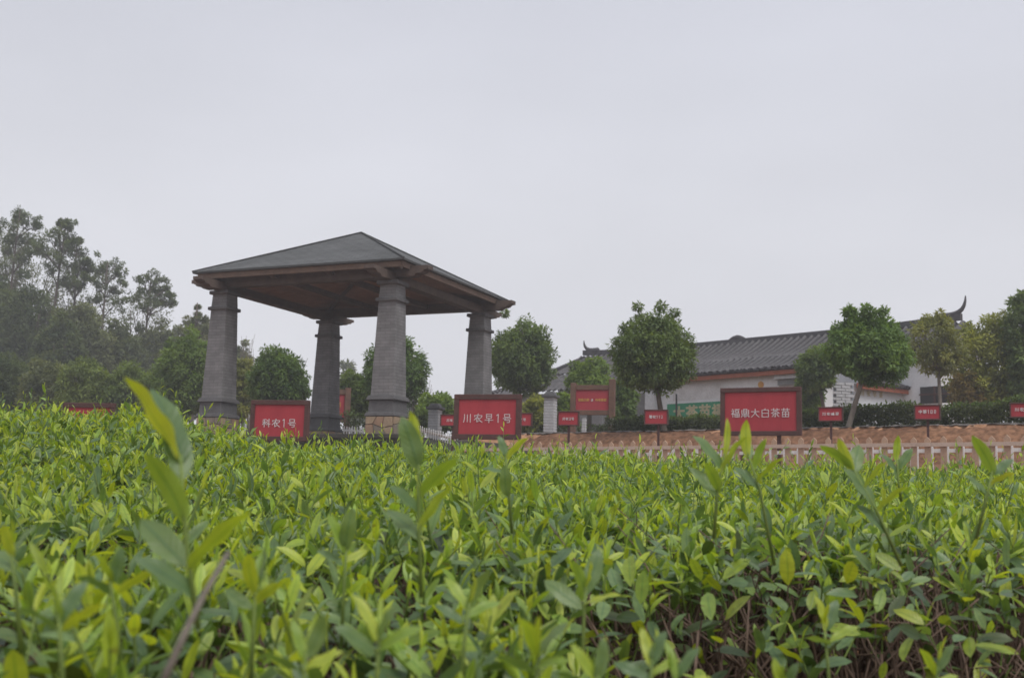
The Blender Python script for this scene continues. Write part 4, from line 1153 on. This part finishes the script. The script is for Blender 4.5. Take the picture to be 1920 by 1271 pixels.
def distant_tree(label, u, vt, w_, Y, c):
    round_tree(label, u, vt, 800, w_, Y, u, c, name='distant_tree', nclump=60, per=30, leaf=0.5, trunk=0.2, wild=0.4, depth=0.6, group='faint trees on the skyline')


distant_tree('faint distant tree right of the far column', 652, 680, 44, 115, GREY)
distant_tree('faint distant tree low behind the near column', 672, 735, 40, 120, GREY)
distant_tree('faint low distant tree right of the near column base', 775, 752, 60, 125, GREY)


def bare_shrub(label, u, vt, vb, spread, Y):
    b = at(u, vb, Y); org = Vector((b.x, Y, float(gz(b.x, Y))))
    e = MB()
    for k in range(26):
        tp = at(u + random.uniform(-spread, spread), vt + random.uniform(0, 40), Y + random.uniform(-0.6, 0.6))
        pts = limb(e, (random.uniform(-.1, .1), 0, 0), tp - org, 0.022, 0.006, bend=0.1, n=5, sides=4)
        for _ in range(3):
            q = pts[random.choice([2, 3])]; limb(e, q, q + Vector((random.uniform(-.35, .35), random.uniform(-.3, .3), random.uniform(.2, .6))), 0.009, 0.004, n=3, sides=3)
    o = e.build('bare_shrub', M['bark_pale'], loc=org); tag(o, label, 'shrub')


bare_shrub('leafless twiggy shrub right of the near column', 785, 695, 800, 26, 40)
bare_shrub('leafless twiggy shrub behind the left column', 465, 625, 790, 18, 47)


def clipped_hedge(name, label, p0, p1, z0, z1, thick, dens, c_lo, c_hi, leaf=0.085, low_until=0.0):
    p0, p1 = Vector((p0[0], p0[1], 0)), Vector((p1[0], p1[1], 0)); d = p1 - p0; ln = d.length; d.normalize(); nn = Vector((-d.y, d.x, 0))
    n = int(dens * ln)
    s = rng.random(n) * ln; f = rng.random(n); tt = rng.normal(0, 0.34, n).clip(-0.5, 0.5) * thick
    top = z1 - np.where(low_until > 0, 0.14 * (1 - smooth(low_until - 0.4, low_until + 0.8, s)), 0) + 0.05 * np.sin(s * 2.1) + 0.035 * np.sin(s * 5.3 + 1) + 0.03 * np.sin(s * 0.7)
    thin = np.where(f < 0.45, rng.random(n) < (0.62 + 1.0 * f), True)
    z = z0 + (top - z0) * f ** 0.95
    P = np.stack([p0.x + d.x * s + nn.x * tt, p0.y + d.y * s + nn.y * tt, z], -1)[thin]
    f = f[thin]; n = len(P)
    D = unit(rng.normal(0, 1, (n, 3)) + np.array([0, 0, 0.5])); Nn = unit(rng.normal(0, .6, (n, 3)) + np.array([0, -0.4, 0.7]))
    Ln = leaf * rng.uniform(0.7, 1.4, n)
    newg = (f > 0.86) & (rng.random(n) < 0.7)
    C = np.array(c_lo) + (np.array(c_hi) - np.array(c_lo)) * rng.random(n)[:, None]
    C[newg] = np.array([0.10, 0.155, 0.035]) * rng.uniform(0.7, 1.3, (newg.sum(), 1))
    org = np.array([p0.x, p0.y, z0])
    v, q, c = blades(P - org, D, Nn, Ln, Ln * 0.5, np.full(n, 0.5), C)
    e = empty(name, org); tag(e, label, 'hedge')
    o = link('foliage', np_mesh('foliage', v, q, M['tree'], col=c, smooth=False), e); o['kind'] = 'stuff'
    mb = MB(); k = int(ln / 0.35)
    for i in range(k):
        x = d * (i + random.random()) * 0.35
        limb(mb, x + Vector((0, 0, -0.1)), x + nn * random.uniform(-.15, .15) + Vector((0, 0, (z1 - z0) * 0.7)), 0.018, 0.008, n=4, sides=4)
    o = mb.build('stems', M['bark'], e); o['kind'] = 'stuff'


HL = ((0.045, 0.06, 0.03), (0.115, 0.14, 0.055))
p, q = fl(-8.5, 24.1), fl(9.5, 24.1)
clipped_hedge('clipped_hedge', 'long clipped hedge along the top of the red earth bank', fl(-15.75, 24.0), fl(-1.0, 23.9), EYE + 1.74, EYE + 2.27, 0.75, 2600, *HL, leaf=0.075, low_until=4.4)
clipped_hedge('clipped_hedge', 'dark hedge added in the gate passage below the timber sign', fl(-21.5, 31.2), fl(-15.5, 31.0), EYE + 1.70, EYE + 2.55, 0.8, 1500, *HL)  # added so that the open gate passage reads dark
a, b = at(640, 785, 37), at(800, 785, 37)
clipped_hedge('clipped_hedge', 'low green hedge behind the near pavilion column', (a.x, 37), (b.x, 36.5), EYE + 1.5, EYE + 2.75, 0.8, 900, (0.03, 0.045, 0.018), (0.08, 0.11, 0.035), leaf=0.10)
a, b = at(840, 785, 36), at(1090, 785, 36)
clipped_hedge('clipped_hedge', 'dark hedge behind the brick pillars', (a.x, 37), (b.x, 35.5), EYE + 1.5, EYE + 2.55, 0.8, 900, *HL, leaf=0.10)

# ================================================================ tea hedges
YOUNG = np.array([[0.44, 0.52, 0.06], [0.36, 0.475, 0.06], [0.275, 0.405, 0.07]])
MATURE = np.array([[0.155, 0.245, 0.09], [0.13, 0.215, 0.085], [0.18, 0.27, 0.09]])
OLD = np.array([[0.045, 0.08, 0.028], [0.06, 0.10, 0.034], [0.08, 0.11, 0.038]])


def canopy(x, y):
    """height of the clipped tea surface above the eye level"""
    u = 960 + F * x / y
    zl = np.interp(y, [0.3, 0.6, 0.85, 1.2, 1.7, 3.0, 4.0, 5.0, 5.7, 6.3, 7], [-0.24, -0.20, -0.165, -0.125, -0.095, 0.0, 0.14, 0.28, 0.345, 0.20, -0.1])
    zc_ = np.interp(y, [0.3, 0.6, 0.85, 1.2, 1.7, 3.0, 4.2, 5.6, 6.4, 7.2, 8], [-0.28, -0.23, -0.185, -0.135, -0.08, -0.005, 0.085, 0.19, 0.238, 0.21, -0.1])
    zr = np.interp(y, [0.3, 1.5, 1.68, 1.85, 2.1, 3.0, 4.3, 5.6, 6.2, 7.0, 8], [-0.6, -0.5, -0.15, -0.06, -0.04, -0.015, 0.072, 0.178, 0.205, 0.165, -0.15])
    a = smooth(300, 560, u); b = smooth(1000, 1420, u)
    z = zl * (1 - a) + zc_ * a
    z = z * (1 - b) + zr * b
    amp = np.interp(y, [0.5, 2, 5], [0.012, 0.022, 0.03])
    z = z + amp * (np.sin(x * 7.3 + y * 3.1) * np.sin(y * 5.9 - x * 2.2) + 0.7 * np.sin(x * 15 + 1.3) * np.sin(y * 13))
    return z


def canopy_pts(n, y0, y1, margin=0.12):
    y = y0 + (y1 - y0) * rng.random(n * 2) ; keep = rng.random(n * 2) < (y * 0.47 + margin) / (y1 * 0.47 + margin)
    y = y[keep][:n]; x = (rng.random(len(y)) * 2 - 1) * (y * 0.47 + margin)
    return x, y


def area(y0, y1, margin=0.12): return (y1 - y0) * ((y0 + y1) * 0.47 + 2 * margin)


def pick(tab, n): return tab[rng.integers(0, len(tab), n)] * rng.uniform(0.8, 1.2, (n, 1))


def shoots(y0, y1, dens, seg, scale=1.0, low_right=True):
    """tea shoots standing on the canopy: stem, four or five leaves and a bud each"""
    n = int(dens * area(y0, y1)); x, y = canopy_pts(n, y0, y1); n = len(x)
    z = canopy(x, y)
    u = 960 + F * x / y
    bare = (u > 1150) & (y < 1.78) & (rng.random(n) < 0.72)     # the open, twiggy side of the near right hedge
    x, y, z = x[~bare], y[~bare], z[~bare]; n = len(x)
    h = rng.uniform(0.035, 0.10, n) * scale
    h = np.where(rng.random(n) < 0.09, h * 1.9, h)
    ax = unit(np.stack([rng.normal(0, 0.45, n), rng.normal(-0.12, 0.45, n), np.ones(n)], -1))
    B = np.stack([x, y, z - 0.055 + rng.normal(0, 0.014, n)], -1); B[:, 2] += EYE
    parts = []; az0 = rng.uniform(0, 6.28, n)
    K = 6
    for k in range(K):
        f = 0.25 + 0.75 * k / (K - 1)
        az = az0 + k * 2.4 + rng.normal(0, 0.3, n)
        el = np.interp(k, [0, K - 1], [1.35, 0.25]) + rng.normal(0, 0.25, n)        # angle away from the stem
        side = np.stack([np.cos(az), np.sin(az), np.zeros(n)], -1)
        side = unit(side - ax * (side * ax).sum(1, keepdims=True))
        D = unit(ax * np.cos(el)[:, None] + side * np.sin(el)[:, None])
        Nn = unit(ax * np.sin(el)[:, None] - side * np.cos(el)[:, None] + rng.normal(0, 0.18, (n, 3)))
        Ln = scale * np.interp(k, [0, 2, K - 2, K - 1], [0.056, 0.058, 0.043, 0.032]) * rng.uniform(0.6, 1.3, n)
        Wd = Ln * np.interp(k, [0, 3, K - 1], [0.37, 0.33, 0.25]) * rng.uniform(0.85, 1.15, n)
        yng = rng.random(n) < np.interp(k, [0, K - 1], [0.12, 0.92])
        C = np.where(yng[:, None], pick(YOUNG, n), pick(MATURE, n))
        P = B + ax * (h * f * 1.25)[:, None]
        fold = np.interp(k, [0, 3, K - 1], [0.16, 0.28, 0.6]) + rng.normal(0, 0.1, n)
        parts.append(leaves(P, D, Nn, Ln, Wd, fold, rng.normal(-0.12, 0.12, n), C, seg))
    return cat(parts), B, ax, h


def old_leaves(y0, y1, dens, seg, deep=0.22):
    n = int(dens * area(y0, y1)); x, y = canopy_pts(n, y0, y1); n = len(x)
    keep = ~((960 + F * x / y > 1150) & (y < 2.0) & (rng.random(n) < 0.65)); x, y = x[keep], y[keep]; n = len(x)
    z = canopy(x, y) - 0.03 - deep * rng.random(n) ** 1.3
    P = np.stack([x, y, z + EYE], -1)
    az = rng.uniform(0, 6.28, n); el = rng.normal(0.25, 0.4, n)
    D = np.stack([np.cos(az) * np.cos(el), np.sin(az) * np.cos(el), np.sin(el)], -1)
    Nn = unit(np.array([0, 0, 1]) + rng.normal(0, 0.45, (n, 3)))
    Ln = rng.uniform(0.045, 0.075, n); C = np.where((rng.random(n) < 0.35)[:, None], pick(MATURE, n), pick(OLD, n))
    return leaves(P, D, Nn, Ln, Ln * 0.40, np.full(n, 0.2), rng.normal(-0.15, 0.12, n), C, seg)


def prisms(A_, B_, r0, r1, bend=None):
    """three-sided sticks from A_ to B_ (arrays)"""
    n = len(A_); d = unit(B_ - A_); s = unit(np.cross(d, np.array([0.3, 0.2, 0.93]))); t = np.cross(d, s)
    rows = []
    ks = (0, 0.5, 1)
    for f in ks:
        c = A_ + (B_ - A_) * f
        if bend is not None: c = c + bend * (4 * f * (1 - f))
        r = (r0 + (r1 - r0) * f)[:, None]
        for k in range(4):
            a = 2 * math.pi * k / 4
            rows.append(c + (s * math.cos(a) + t * math.sin(a)) * r)
    V = np.stack(rows, 1)
    q = []
    for j in range(2):
        for k in range(4): q.append((j * 4 + k, j * 4 + (k + 1) % 4, j * 4 + 4 + (k + 1) % 4, j * 4 + 4 + k))
    Q = (np.array(q)[None] + (np.arange(n) * 12)[:, None, None]).reshape(-1, 4)
    return V.reshape(-1, 3), Q


def twigs(y0, y1, dens, deep=0.4):
    n = int(dens * area(y0, y1)); x, y = canopy_pts(n, y0, y1); n = len(x)
    z = canopy(x, y)
    T = np.stack([x, y, z + EYE - 0.02 - 0.09 * rng.random(n)], -1)
    B = T + np.stack([rng.normal(0, 0.09, n), rng.normal(0.03, 0.09, n), -deep * rng.uniform(0.3, 1.0, n)], -1)
    r = rng.uniform(0.0011, 0.0034, n)
    return prisms(B, T, r * 1.5, r * 0.7, rng.normal(0, 0.018, (n, 3)))


def tea_hedge(label, y0, y1, d_shoot, d_old, d_twig, seg, scale):
    org = Vector((0, (y0 + y1) / 2, float(gz(0, (y0 + y1) / 2))))
    e = empty('tea_hedge', org); tag(e, label, 'tea hedge', 'rows of tea bushes')
    (lv, lq, lu, lc), B, ax, h = shoots(y0, y1, d_shoot, seg, scale)
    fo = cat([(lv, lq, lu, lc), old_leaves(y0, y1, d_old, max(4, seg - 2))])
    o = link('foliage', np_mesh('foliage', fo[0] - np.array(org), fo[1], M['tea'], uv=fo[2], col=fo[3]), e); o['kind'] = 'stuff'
    sv, sq = prisms(B - ax * 0.05, B + ax * (h * 1.25)[:, None], np.full(len(B), 0.0017), np.full(len(B), 0.0011))
    o = link('green_stems', np_mesh('green_stems', sv - np.array(org), sq, M['stem']), e); o['kind'] = 'stuff'
    tv, tq = twigs(y0, y1, d_twig)
    o = link('twigs', np_mesh('twigs', tv - np.array(org), tq, M['twig']), e); o['kind'] = 'stuff'
    return e


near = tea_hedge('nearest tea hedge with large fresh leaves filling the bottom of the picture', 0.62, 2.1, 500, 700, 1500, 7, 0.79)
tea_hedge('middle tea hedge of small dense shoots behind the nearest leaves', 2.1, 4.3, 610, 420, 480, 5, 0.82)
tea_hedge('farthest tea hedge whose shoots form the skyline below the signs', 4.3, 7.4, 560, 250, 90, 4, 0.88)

# ---- single shoots of the near hedge that stand out, each stem with its own leaves
LEAF = {}


def leaf_template(kind, k):
    key = (kind, k)
    if key in LEAF: return LEAF[key]
    if kind == 'young': C = YOUNG[k % 3]; asp, fold, curl = 0.31, 0.26, -0.10 - 0.05 * k
    elif kind == 'mature': C = MATURE[k % 3]; asp, fold, curl = 0.39, 0.16, -0.14 - 0.04 * k
    else: C = YOUNG[k % 3]; asp, fold, curl = 0.22, 0.75, -0.03
    seg = 15; t = np.linspace(0, 1, seg)
    v, q, u, c = leaves(np.zeros((1, 3)), np.array([[0, 0, 1.0]]), np.array([[0, -1.0, 0]]), np.array([1.0]), np.array([asp]), np.array([fold]), np.array([curl]), np.array([C]), seg)
    v = v.reshape(seg, 3, 3)
    v[1:-1:2, 0] *= np.array([0.965, 1, 1]); v[1:-1:2, 2] *= np.array([0.965, 1, 1])   # finely toothed margin
    v[:, 0, 1] += 0.022 * np.sin(t * 14 + k); v[:, 2, 1] += 0.022 * np.sin(t * 12 + 2 + k); v[:, :, 0] += (0.03 * np.sin(t * 3.0 + 2 * k))[:, None]
    me = np_mesh('leaf', v.reshape(-1, 3), q, M['tea'], uv=u, col=c)
    LEAF[key] = me
    return me


NO = near.location.copy()


def put_leaf(parent, base, tip, kind, k, face=None):
    """leaf from base to tip; face = direction its upper side looks to"""
    base, tip = Vector(base), Vector(tip); zv = (tip - base); ln = zv.length; zv.normalize()
    fc = Vector(face) if face is not None else Vector((0, -1, 0.6))
    yv = -(fc - zv * fc.dot(zv)); yv = yv.normalized() if yv.length > 1e-4 else Vector((0, 1, 0))
    xv = yv.cross(zv)
    Mx = Matrix(((xv.x, yv.x, zv.x, base.x), (xv.y, yv.y, zv.y, base.y), (xv.z, yv.z, zv.z, base.z), (0, 0, 0, 1))) @ Matrix.Diagonal((ln, ln, ln, 1))
    o = bpy.data.objects.new('leaf', leaf_template(kind, k)); COL.objects.link(o)
    o.parent = parent; o.matrix_basis = Mx
    return o


def hero_shoot(stem_px, leaf_px, Y, r=0.0019):
    """shoot placed by where it stands: stem and leaves as pixel paths at depth Y (with depth offsets)"""
    pts = [at(u, v, Y + d) - NO for u, v, d in stem_px]
    st = MB().tube(pts, [r * (1.25 - 0.6 * i / (len(pts) - 1)) for i in range(len(pts))], 6).build('shoot', M['stem'], near, smooth=True)
    for (u0, v0, d0, u1, v1, d1, kind, k, face) in leaf_px:
        k_ = 0.86 if Y > 1.3 else 1.0
        put_leaf(st, at(u0, v0, Y + d0) - NO, at(u0 + (u1 - u0) * k_, v0 + (v1 - v0) * k_, Y + d1) - NO, kind, k, face)


# the tall blurred shoot at left
hero_shoot([(372, 1180, 0), (352, 1040, 0), (345, 960, 0), (338, 850, 0.0)],
           [(336, 860, 0, 252, 700, 0.0, 'young', 0, (0.75, 0.8, 0.5)), (338, 865, 0.012, 306, 716, 0.025, 'mature', 1, (0.7, -0.6, 0.7)),
            (345, 985, 0, 288, 842, -0.012, 'young', 2, (0.0, 1, 0.35)), (342, 900, 0.01, 318, 775, 0.03, 'mature', 0, (0.3, -0.6, 0.9)),
            (356, 1070, 0, 455, 940, -0.01, 'young', 1, (-0.5, 0.4, 0.7)), (354, 1060, 0.01, 262, 960, 0.02, 'mature', 2, (-0.3, -0.6, 0.9)),
            (365, 1120, 0, 270, 1030, -0.02, 'mature', 1, (0.4, -0.6, 0.8))], 0.86)
# tall shoot left of the five-character board
hero_shoot([(790, 1120, 0), (786, 1000, 0), (784, 900, 0), (786, 850, 0)],
           [(784, 865, 0, 776, 772, 0.01, 'young', 0, (0.4, 0.9, 0.4)), (784, 880, 0, 752, 782, -0.01, 'mature', 0, (-0.2, -0.8, 0.6)),
            (784, 930, 0, 852, 848, -0.01, 'young', 2, (-0.3, 0.6, 0.5)), (785, 960, 0, 742, 905, -0.02, 'mature', 1, (0.2, -0.7, 0.7)),
            (786, 1000, 0, 832, 905, 0.01, 'young', 1, (-0.6, 0.5, 0.6)), (787, 1010, 0, 730, 940, 0.02, 'mature', 2, (0.3, -0.7, 0.9))], 1.12)
# shoots before the six-character board
hero_shoot([(1338, 1010, 0), (1345, 920, 0), (1358, 850, 0)],
           [(1358, 860, 0, 1364, 770, 0.0, 'bud', 0, (0, -1, 0.3)), (1354, 880, 0, 1300, 800, 0, 'mature', 0, (0.4, -0.7, 0.7)),
            (1352, 890, 0, 1392, 800, 0.01, 'young', 1, (-0.5, 0.5, 0.6)), (1346, 930, 0, 1296, 862, 0.0, 'mature', 2, (0.2, -0.8, 0.6)), (1347, 925, 0, 1322, 850, -0.02, 'young', 2, (0.2, 0.9, 0.5))], 1.5)
hero_shoot([(1452, 1060, 0), (1425, 920, 0), (1402, 850, 0)],
           [(1402, 858, 0, 1398, 775, 0, 'young', 0, (0, 0.9, 0.3)), (1405, 862, 0.0, 1388, 800, 0.02, 'mature', 0, (0.2, -0.7, 0.7)), (1412, 880, 0, 1432, 812, 0, 'young', 2, (-0.3, 0.9, 0.4)),
            (1420, 905, 0, 1470, 840, -0.01, 'young', 1, (-0.5, 0.5, 0.6)), (1425, 920, 0, 1378, 860, 0, 'mature', 1, (0.3, -0.7, 0.7))], 1.55)
hero_shoot([(1690, 1060, 0), (1645, 960, 0), (1600, 880, 0)],
           [(1600, 885, 0, 1568, 810, 0, 'young', 0, (0.2, 0.9, 0.4)), (1598, 882, 0, 1535, 820, 0.01, 'young', 2, (0.3, 0.7, 0.7)), (1604, 890, 0, 1612, 815, 0.02, 'mature', 2, (-0.1, -0.8, 0.6)),
            (1640, 950, 0, 1585, 862, -0.01, 'mature', 0, (0.3, -0.8, 0.6)), (1645, 960, 0, 1700, 895, 0, 'young', 1, (-0.4, 0.6, 0.6)), (1622, 915, 0, 1660, 850, 0, 'young', 1, (-0.5, 0.6, 0.6)),
            (1660, 1000, 0, 1610, 930, 0, 'mature', 1, (0.3, -0.8, 0.6))], 1.45)
hero_shoot([(1690, 940, 0), (1684, 900, 0), (1682, 860, 0)],
           [(1682, 865, 0, 1680, 808, 0, 'young', 1, (0, 0.9, 0.4)), (1683, 880, 0, 1712, 830, 0, 'mature', 0, (-0.3, -0.7, 0.7)), (1684, 890, 0, 1656, 840, 0, 'mature', 1, (0.3, -0.7, 0.7))], 2.0)
hero_shoot([(1830, 1010, 0), (1850, 930, 0), (1862, 880, 0)],
           [(1862, 890, 0, 1822, 800, 0, 'young', 2, (0.4, 0.8, 0.5)), (1862, 890, 0, 1905, 850, 0, 'mature', 1, (-0.3, -0.7, 0.7)), (1855, 910, 0, 1905, 880, 0.01, 'young', 0, (-0.4, 0.6, 0.6)), (1850, 925, 0, 1806, 880, 0, 'mature', 0, (0.3, -0.7, 0.8))], 1.5)
hero_shoot([(960, 1000, 0), (952, 900, 0), (948, 850, 0)],
           [(948, 858, 0, 938, 808, 0, 'mature', 1, (0.2, -0.8, 0.6)), (949, 862, 0, 992, 812, 0.01, 'young', 0, (-0.4, 0.7, 0.6)), (951, 890, 0, 900, 870, 0, 'mature', 0, (0.2, -0.5, 0.9)), (952, 930, 0, 945, 868, -0.02, 'mature', 2, (0, -1, 0.2))], 1.6)
for (bu, tu, tv, Yk, sp) in ((1000, 1010, 1150, 0.86, 70), (1110, 1120, 1195, 0.80, 75), (1215, 1222, 1165, 0.92, 72), (1290, 1262, 1190, 0.88, 64), (1480, 1470, 1215, 1.0, 50), (1560, 1545, 1100, 1.25, 60), (1740, 1760, 1180, 1.2, 55), (700, 712, 1120, 0.82, 85), (560, 575, 1150, 0.8, 80), (120, 110, 1080, 0.78, 85), (230, 205, 1010, 0.9, 75), (470, 480, 1030, 0.95, 70), (860, 880, 1060, 1.0, 70), (1090, 1098, 1030, 1.15, 75), (40, 20, 960, 0.9, 70), (640, 650, 950, 1.2, 60)):
    lp = []
    for j, (dx, dy, kd) in enumerate(((-0.85, -0.65, 'mature'), (0.85, -0.5, 'young'), (-0.32, -1.1, 'young'), (0.4, -1.0, 'mature'), (0.05, -0.85, 'bud'))):
        jx, jy = random.uniform(-0.2, 0.2), random.uniform(-0.2, 0.2); f = (0.35, 0.45, 0.75, 0.8, 1.0)[j]
        b0u, b0v = tu + (bu - tu) * (1 - f), tv + 70 + 60 * (1 - f)
        lp.append((b0u, b0v, 0, b0u + (dx + jx) * sp, b0v + (dy + jy) * sp, random.uniform(-0.02, 0.02), kd, random.randrange(3), (random.uniform(-0.6, 0.6), random.choice([-0.7, -0.5, 0.6]), 0.8)))
    hero_shoot([(bu, tv + 260, 0), ((bu + tu) / 2, tv + 150, 0), (tu, tv + 70, 0)], lp, Yk)
# brown cut twig in front at left
MB().tube([at(300, 1290, 0.66) - NO, at(345, 1190, 0.68) - NO, at(385, 1110, 0.70) - NO, at(428, 1036, 0.73) - NO], [0.0024, 0.0021, 0.0019, 0.0016], 7).build('cut_twig', M['bark_pale'], near, smooth=True)

# further standing shoots scattered over the near canopy
for k in range(28):
    Yk = 0.8 + 1.15 * random.random() ** 0.8
    u = random.uniform(-20, 1940)
    if u > 1150 and Yk < 1.4: Yk = random.uniform(1.6, 2.05)
    x = (u - 960) / F * Yk
    zc_ = float(canopy(np.array([x]), np.array([Yk]))[0])
    base = Vector((x, Yk, EYE + zc_ - 0.07))
    ax = Vector((random.gauss(0, 0.3), random.gauss(-0.05, 0.25), 1)).normalized(); h = random.uniform(0.06, 0.13)
    st = MB().tube([base - NO, base + ax * h * 0.5 - NO, base + ax * h - NO], [0.0021, 0.0017, 0.0012], 5).build('shoot', M['stem'], near, smooth=True)
    az = random.uniform(0, 6.28)
    for j in range(5):
        f = 0.45 + 0.55 * j / 4; a_ = az + j * 2.4; el = 1.05 - 0.2 * j + random.gauss(0, 0.12)
        sd = Vector((math.cos(a_), math.sin(a_), 0)); sd = (sd - ax * sd.dot(ax)).normalized()
        D = ax * math.cos(el) + sd * math.sin(el); up = ax * math.sin(el) - sd * math.cos(el)
        b0 = base + ax * h * f
        kind = 'bud' if j == 4 else ('young' if j >= 2 or random.random() < 0.3 else 'mature')
        put_leaf(st, b0 - NO, b0 + D * (0.052 - 0.0045 * j) * random.uniform(0.85, 1.2) - NO, kind, random.randrange(3), up)

# bare branches and scattered small leaves low in the open side of the near right hedge
mb = MB()
for k in range(150):
    u = random.uniform(960, 1970); Yk = random.uniform(1.6, 2.4)
    x = (u - 960) / F * Yk; zc_ = float(canopy(np.array([x]), np.array([Yk]))[0])
    a_ = Vector((x + random.gauss(0, 0.16), Yk + random.gauss(0.05, 0.08), EYE - 0.55 + random.uniform(0, 0.3))); b_ = Vector((x, Yk, EYE + zc_ - random.uniform(0.0, 0.10)))
    pts = limb(mb, a_ - NO, b_ - NO, random.uniform(0.0022, 0.0048), 0.0014, bend=0.22, n=6, sides=5)
    for _ in range(4):
        q = random.choice(pts[1:-1])
        limb(mb, q, q + Vector((random.gauss(0, 0.08), random.gauss(-0.02, 0.06), random.uniform(-0.02, 0.13))), 0.0017, 0.0008, bend=0.2, n=4, sides=4)
o = mb.build('branches', M['twig'], near, smooth=True); o['kind'] = 'stuff'
n = 950
yy = rng.uniform(1.5, 2.15, n); xx = (rng.uniform(950, 1990, n) - 960) / F * yy
zz = -0.06 - 0.30 * rng.random(n) ** 1.2
P = np.stack([xx, yy, zz + EYE], -1); az = rng.uniform(0, 6.28, n); el = rng.normal(0.45, 0.5, n)
D = np.stack([np.cos(az) * np.cos(el), np.sin(az) * np.cos(el), np.sin(el)], -1); Ln = rng.uniform(0.018, 0.05, n)
C = np.where((rng.random(n) < 0.3)[:, None], pick(YOUNG, n) * 0.85, np.where((rng.random(n) < 0.6)[:, None], pick(MATURE, n), pick(OLD, n)))
v, q, u_, c_ = leaves(P - np.array(NO), D, unit(np.array([0, -0.3, 1]) + rng.normal(0, 0.4, (n, 3))), Ln, Ln * 0.42, np.full(n, 0.25), rng.normal(-0.1, 0.1, n), C, 6)
o = link('side_leaves', np_mesh('side_leaves', v, q, M['tea'], uv=u_, col=c_), near); o['kind'] = 'stuff'

# ================================================================ haze
hm = bpy.data.materials.new('haze'); hm.use_nodes = True
t = hm.node_tree; t.nodes.clear()
ho = t.nodes.new('ShaderNodeOutputMaterial'); pv = t.nodes.new('ShaderNodeVolumePrincipled')
pv.inputs['Color'].default_value = (0.98, 0.985, 1.0, 1); pv.inputs['Density'].default_value = 0.0023; pv.inputs['Anisotropy'].default_value = 0.0
t.links.new(pv.outputs[0], ho.inputs['Volume'])
hz = MB().box((0, 55, 14), (240, 190, 34)).build('haze', hm); hz['kind'] = 'stuff'; hz['label'] = 'thin grey haze in the air'
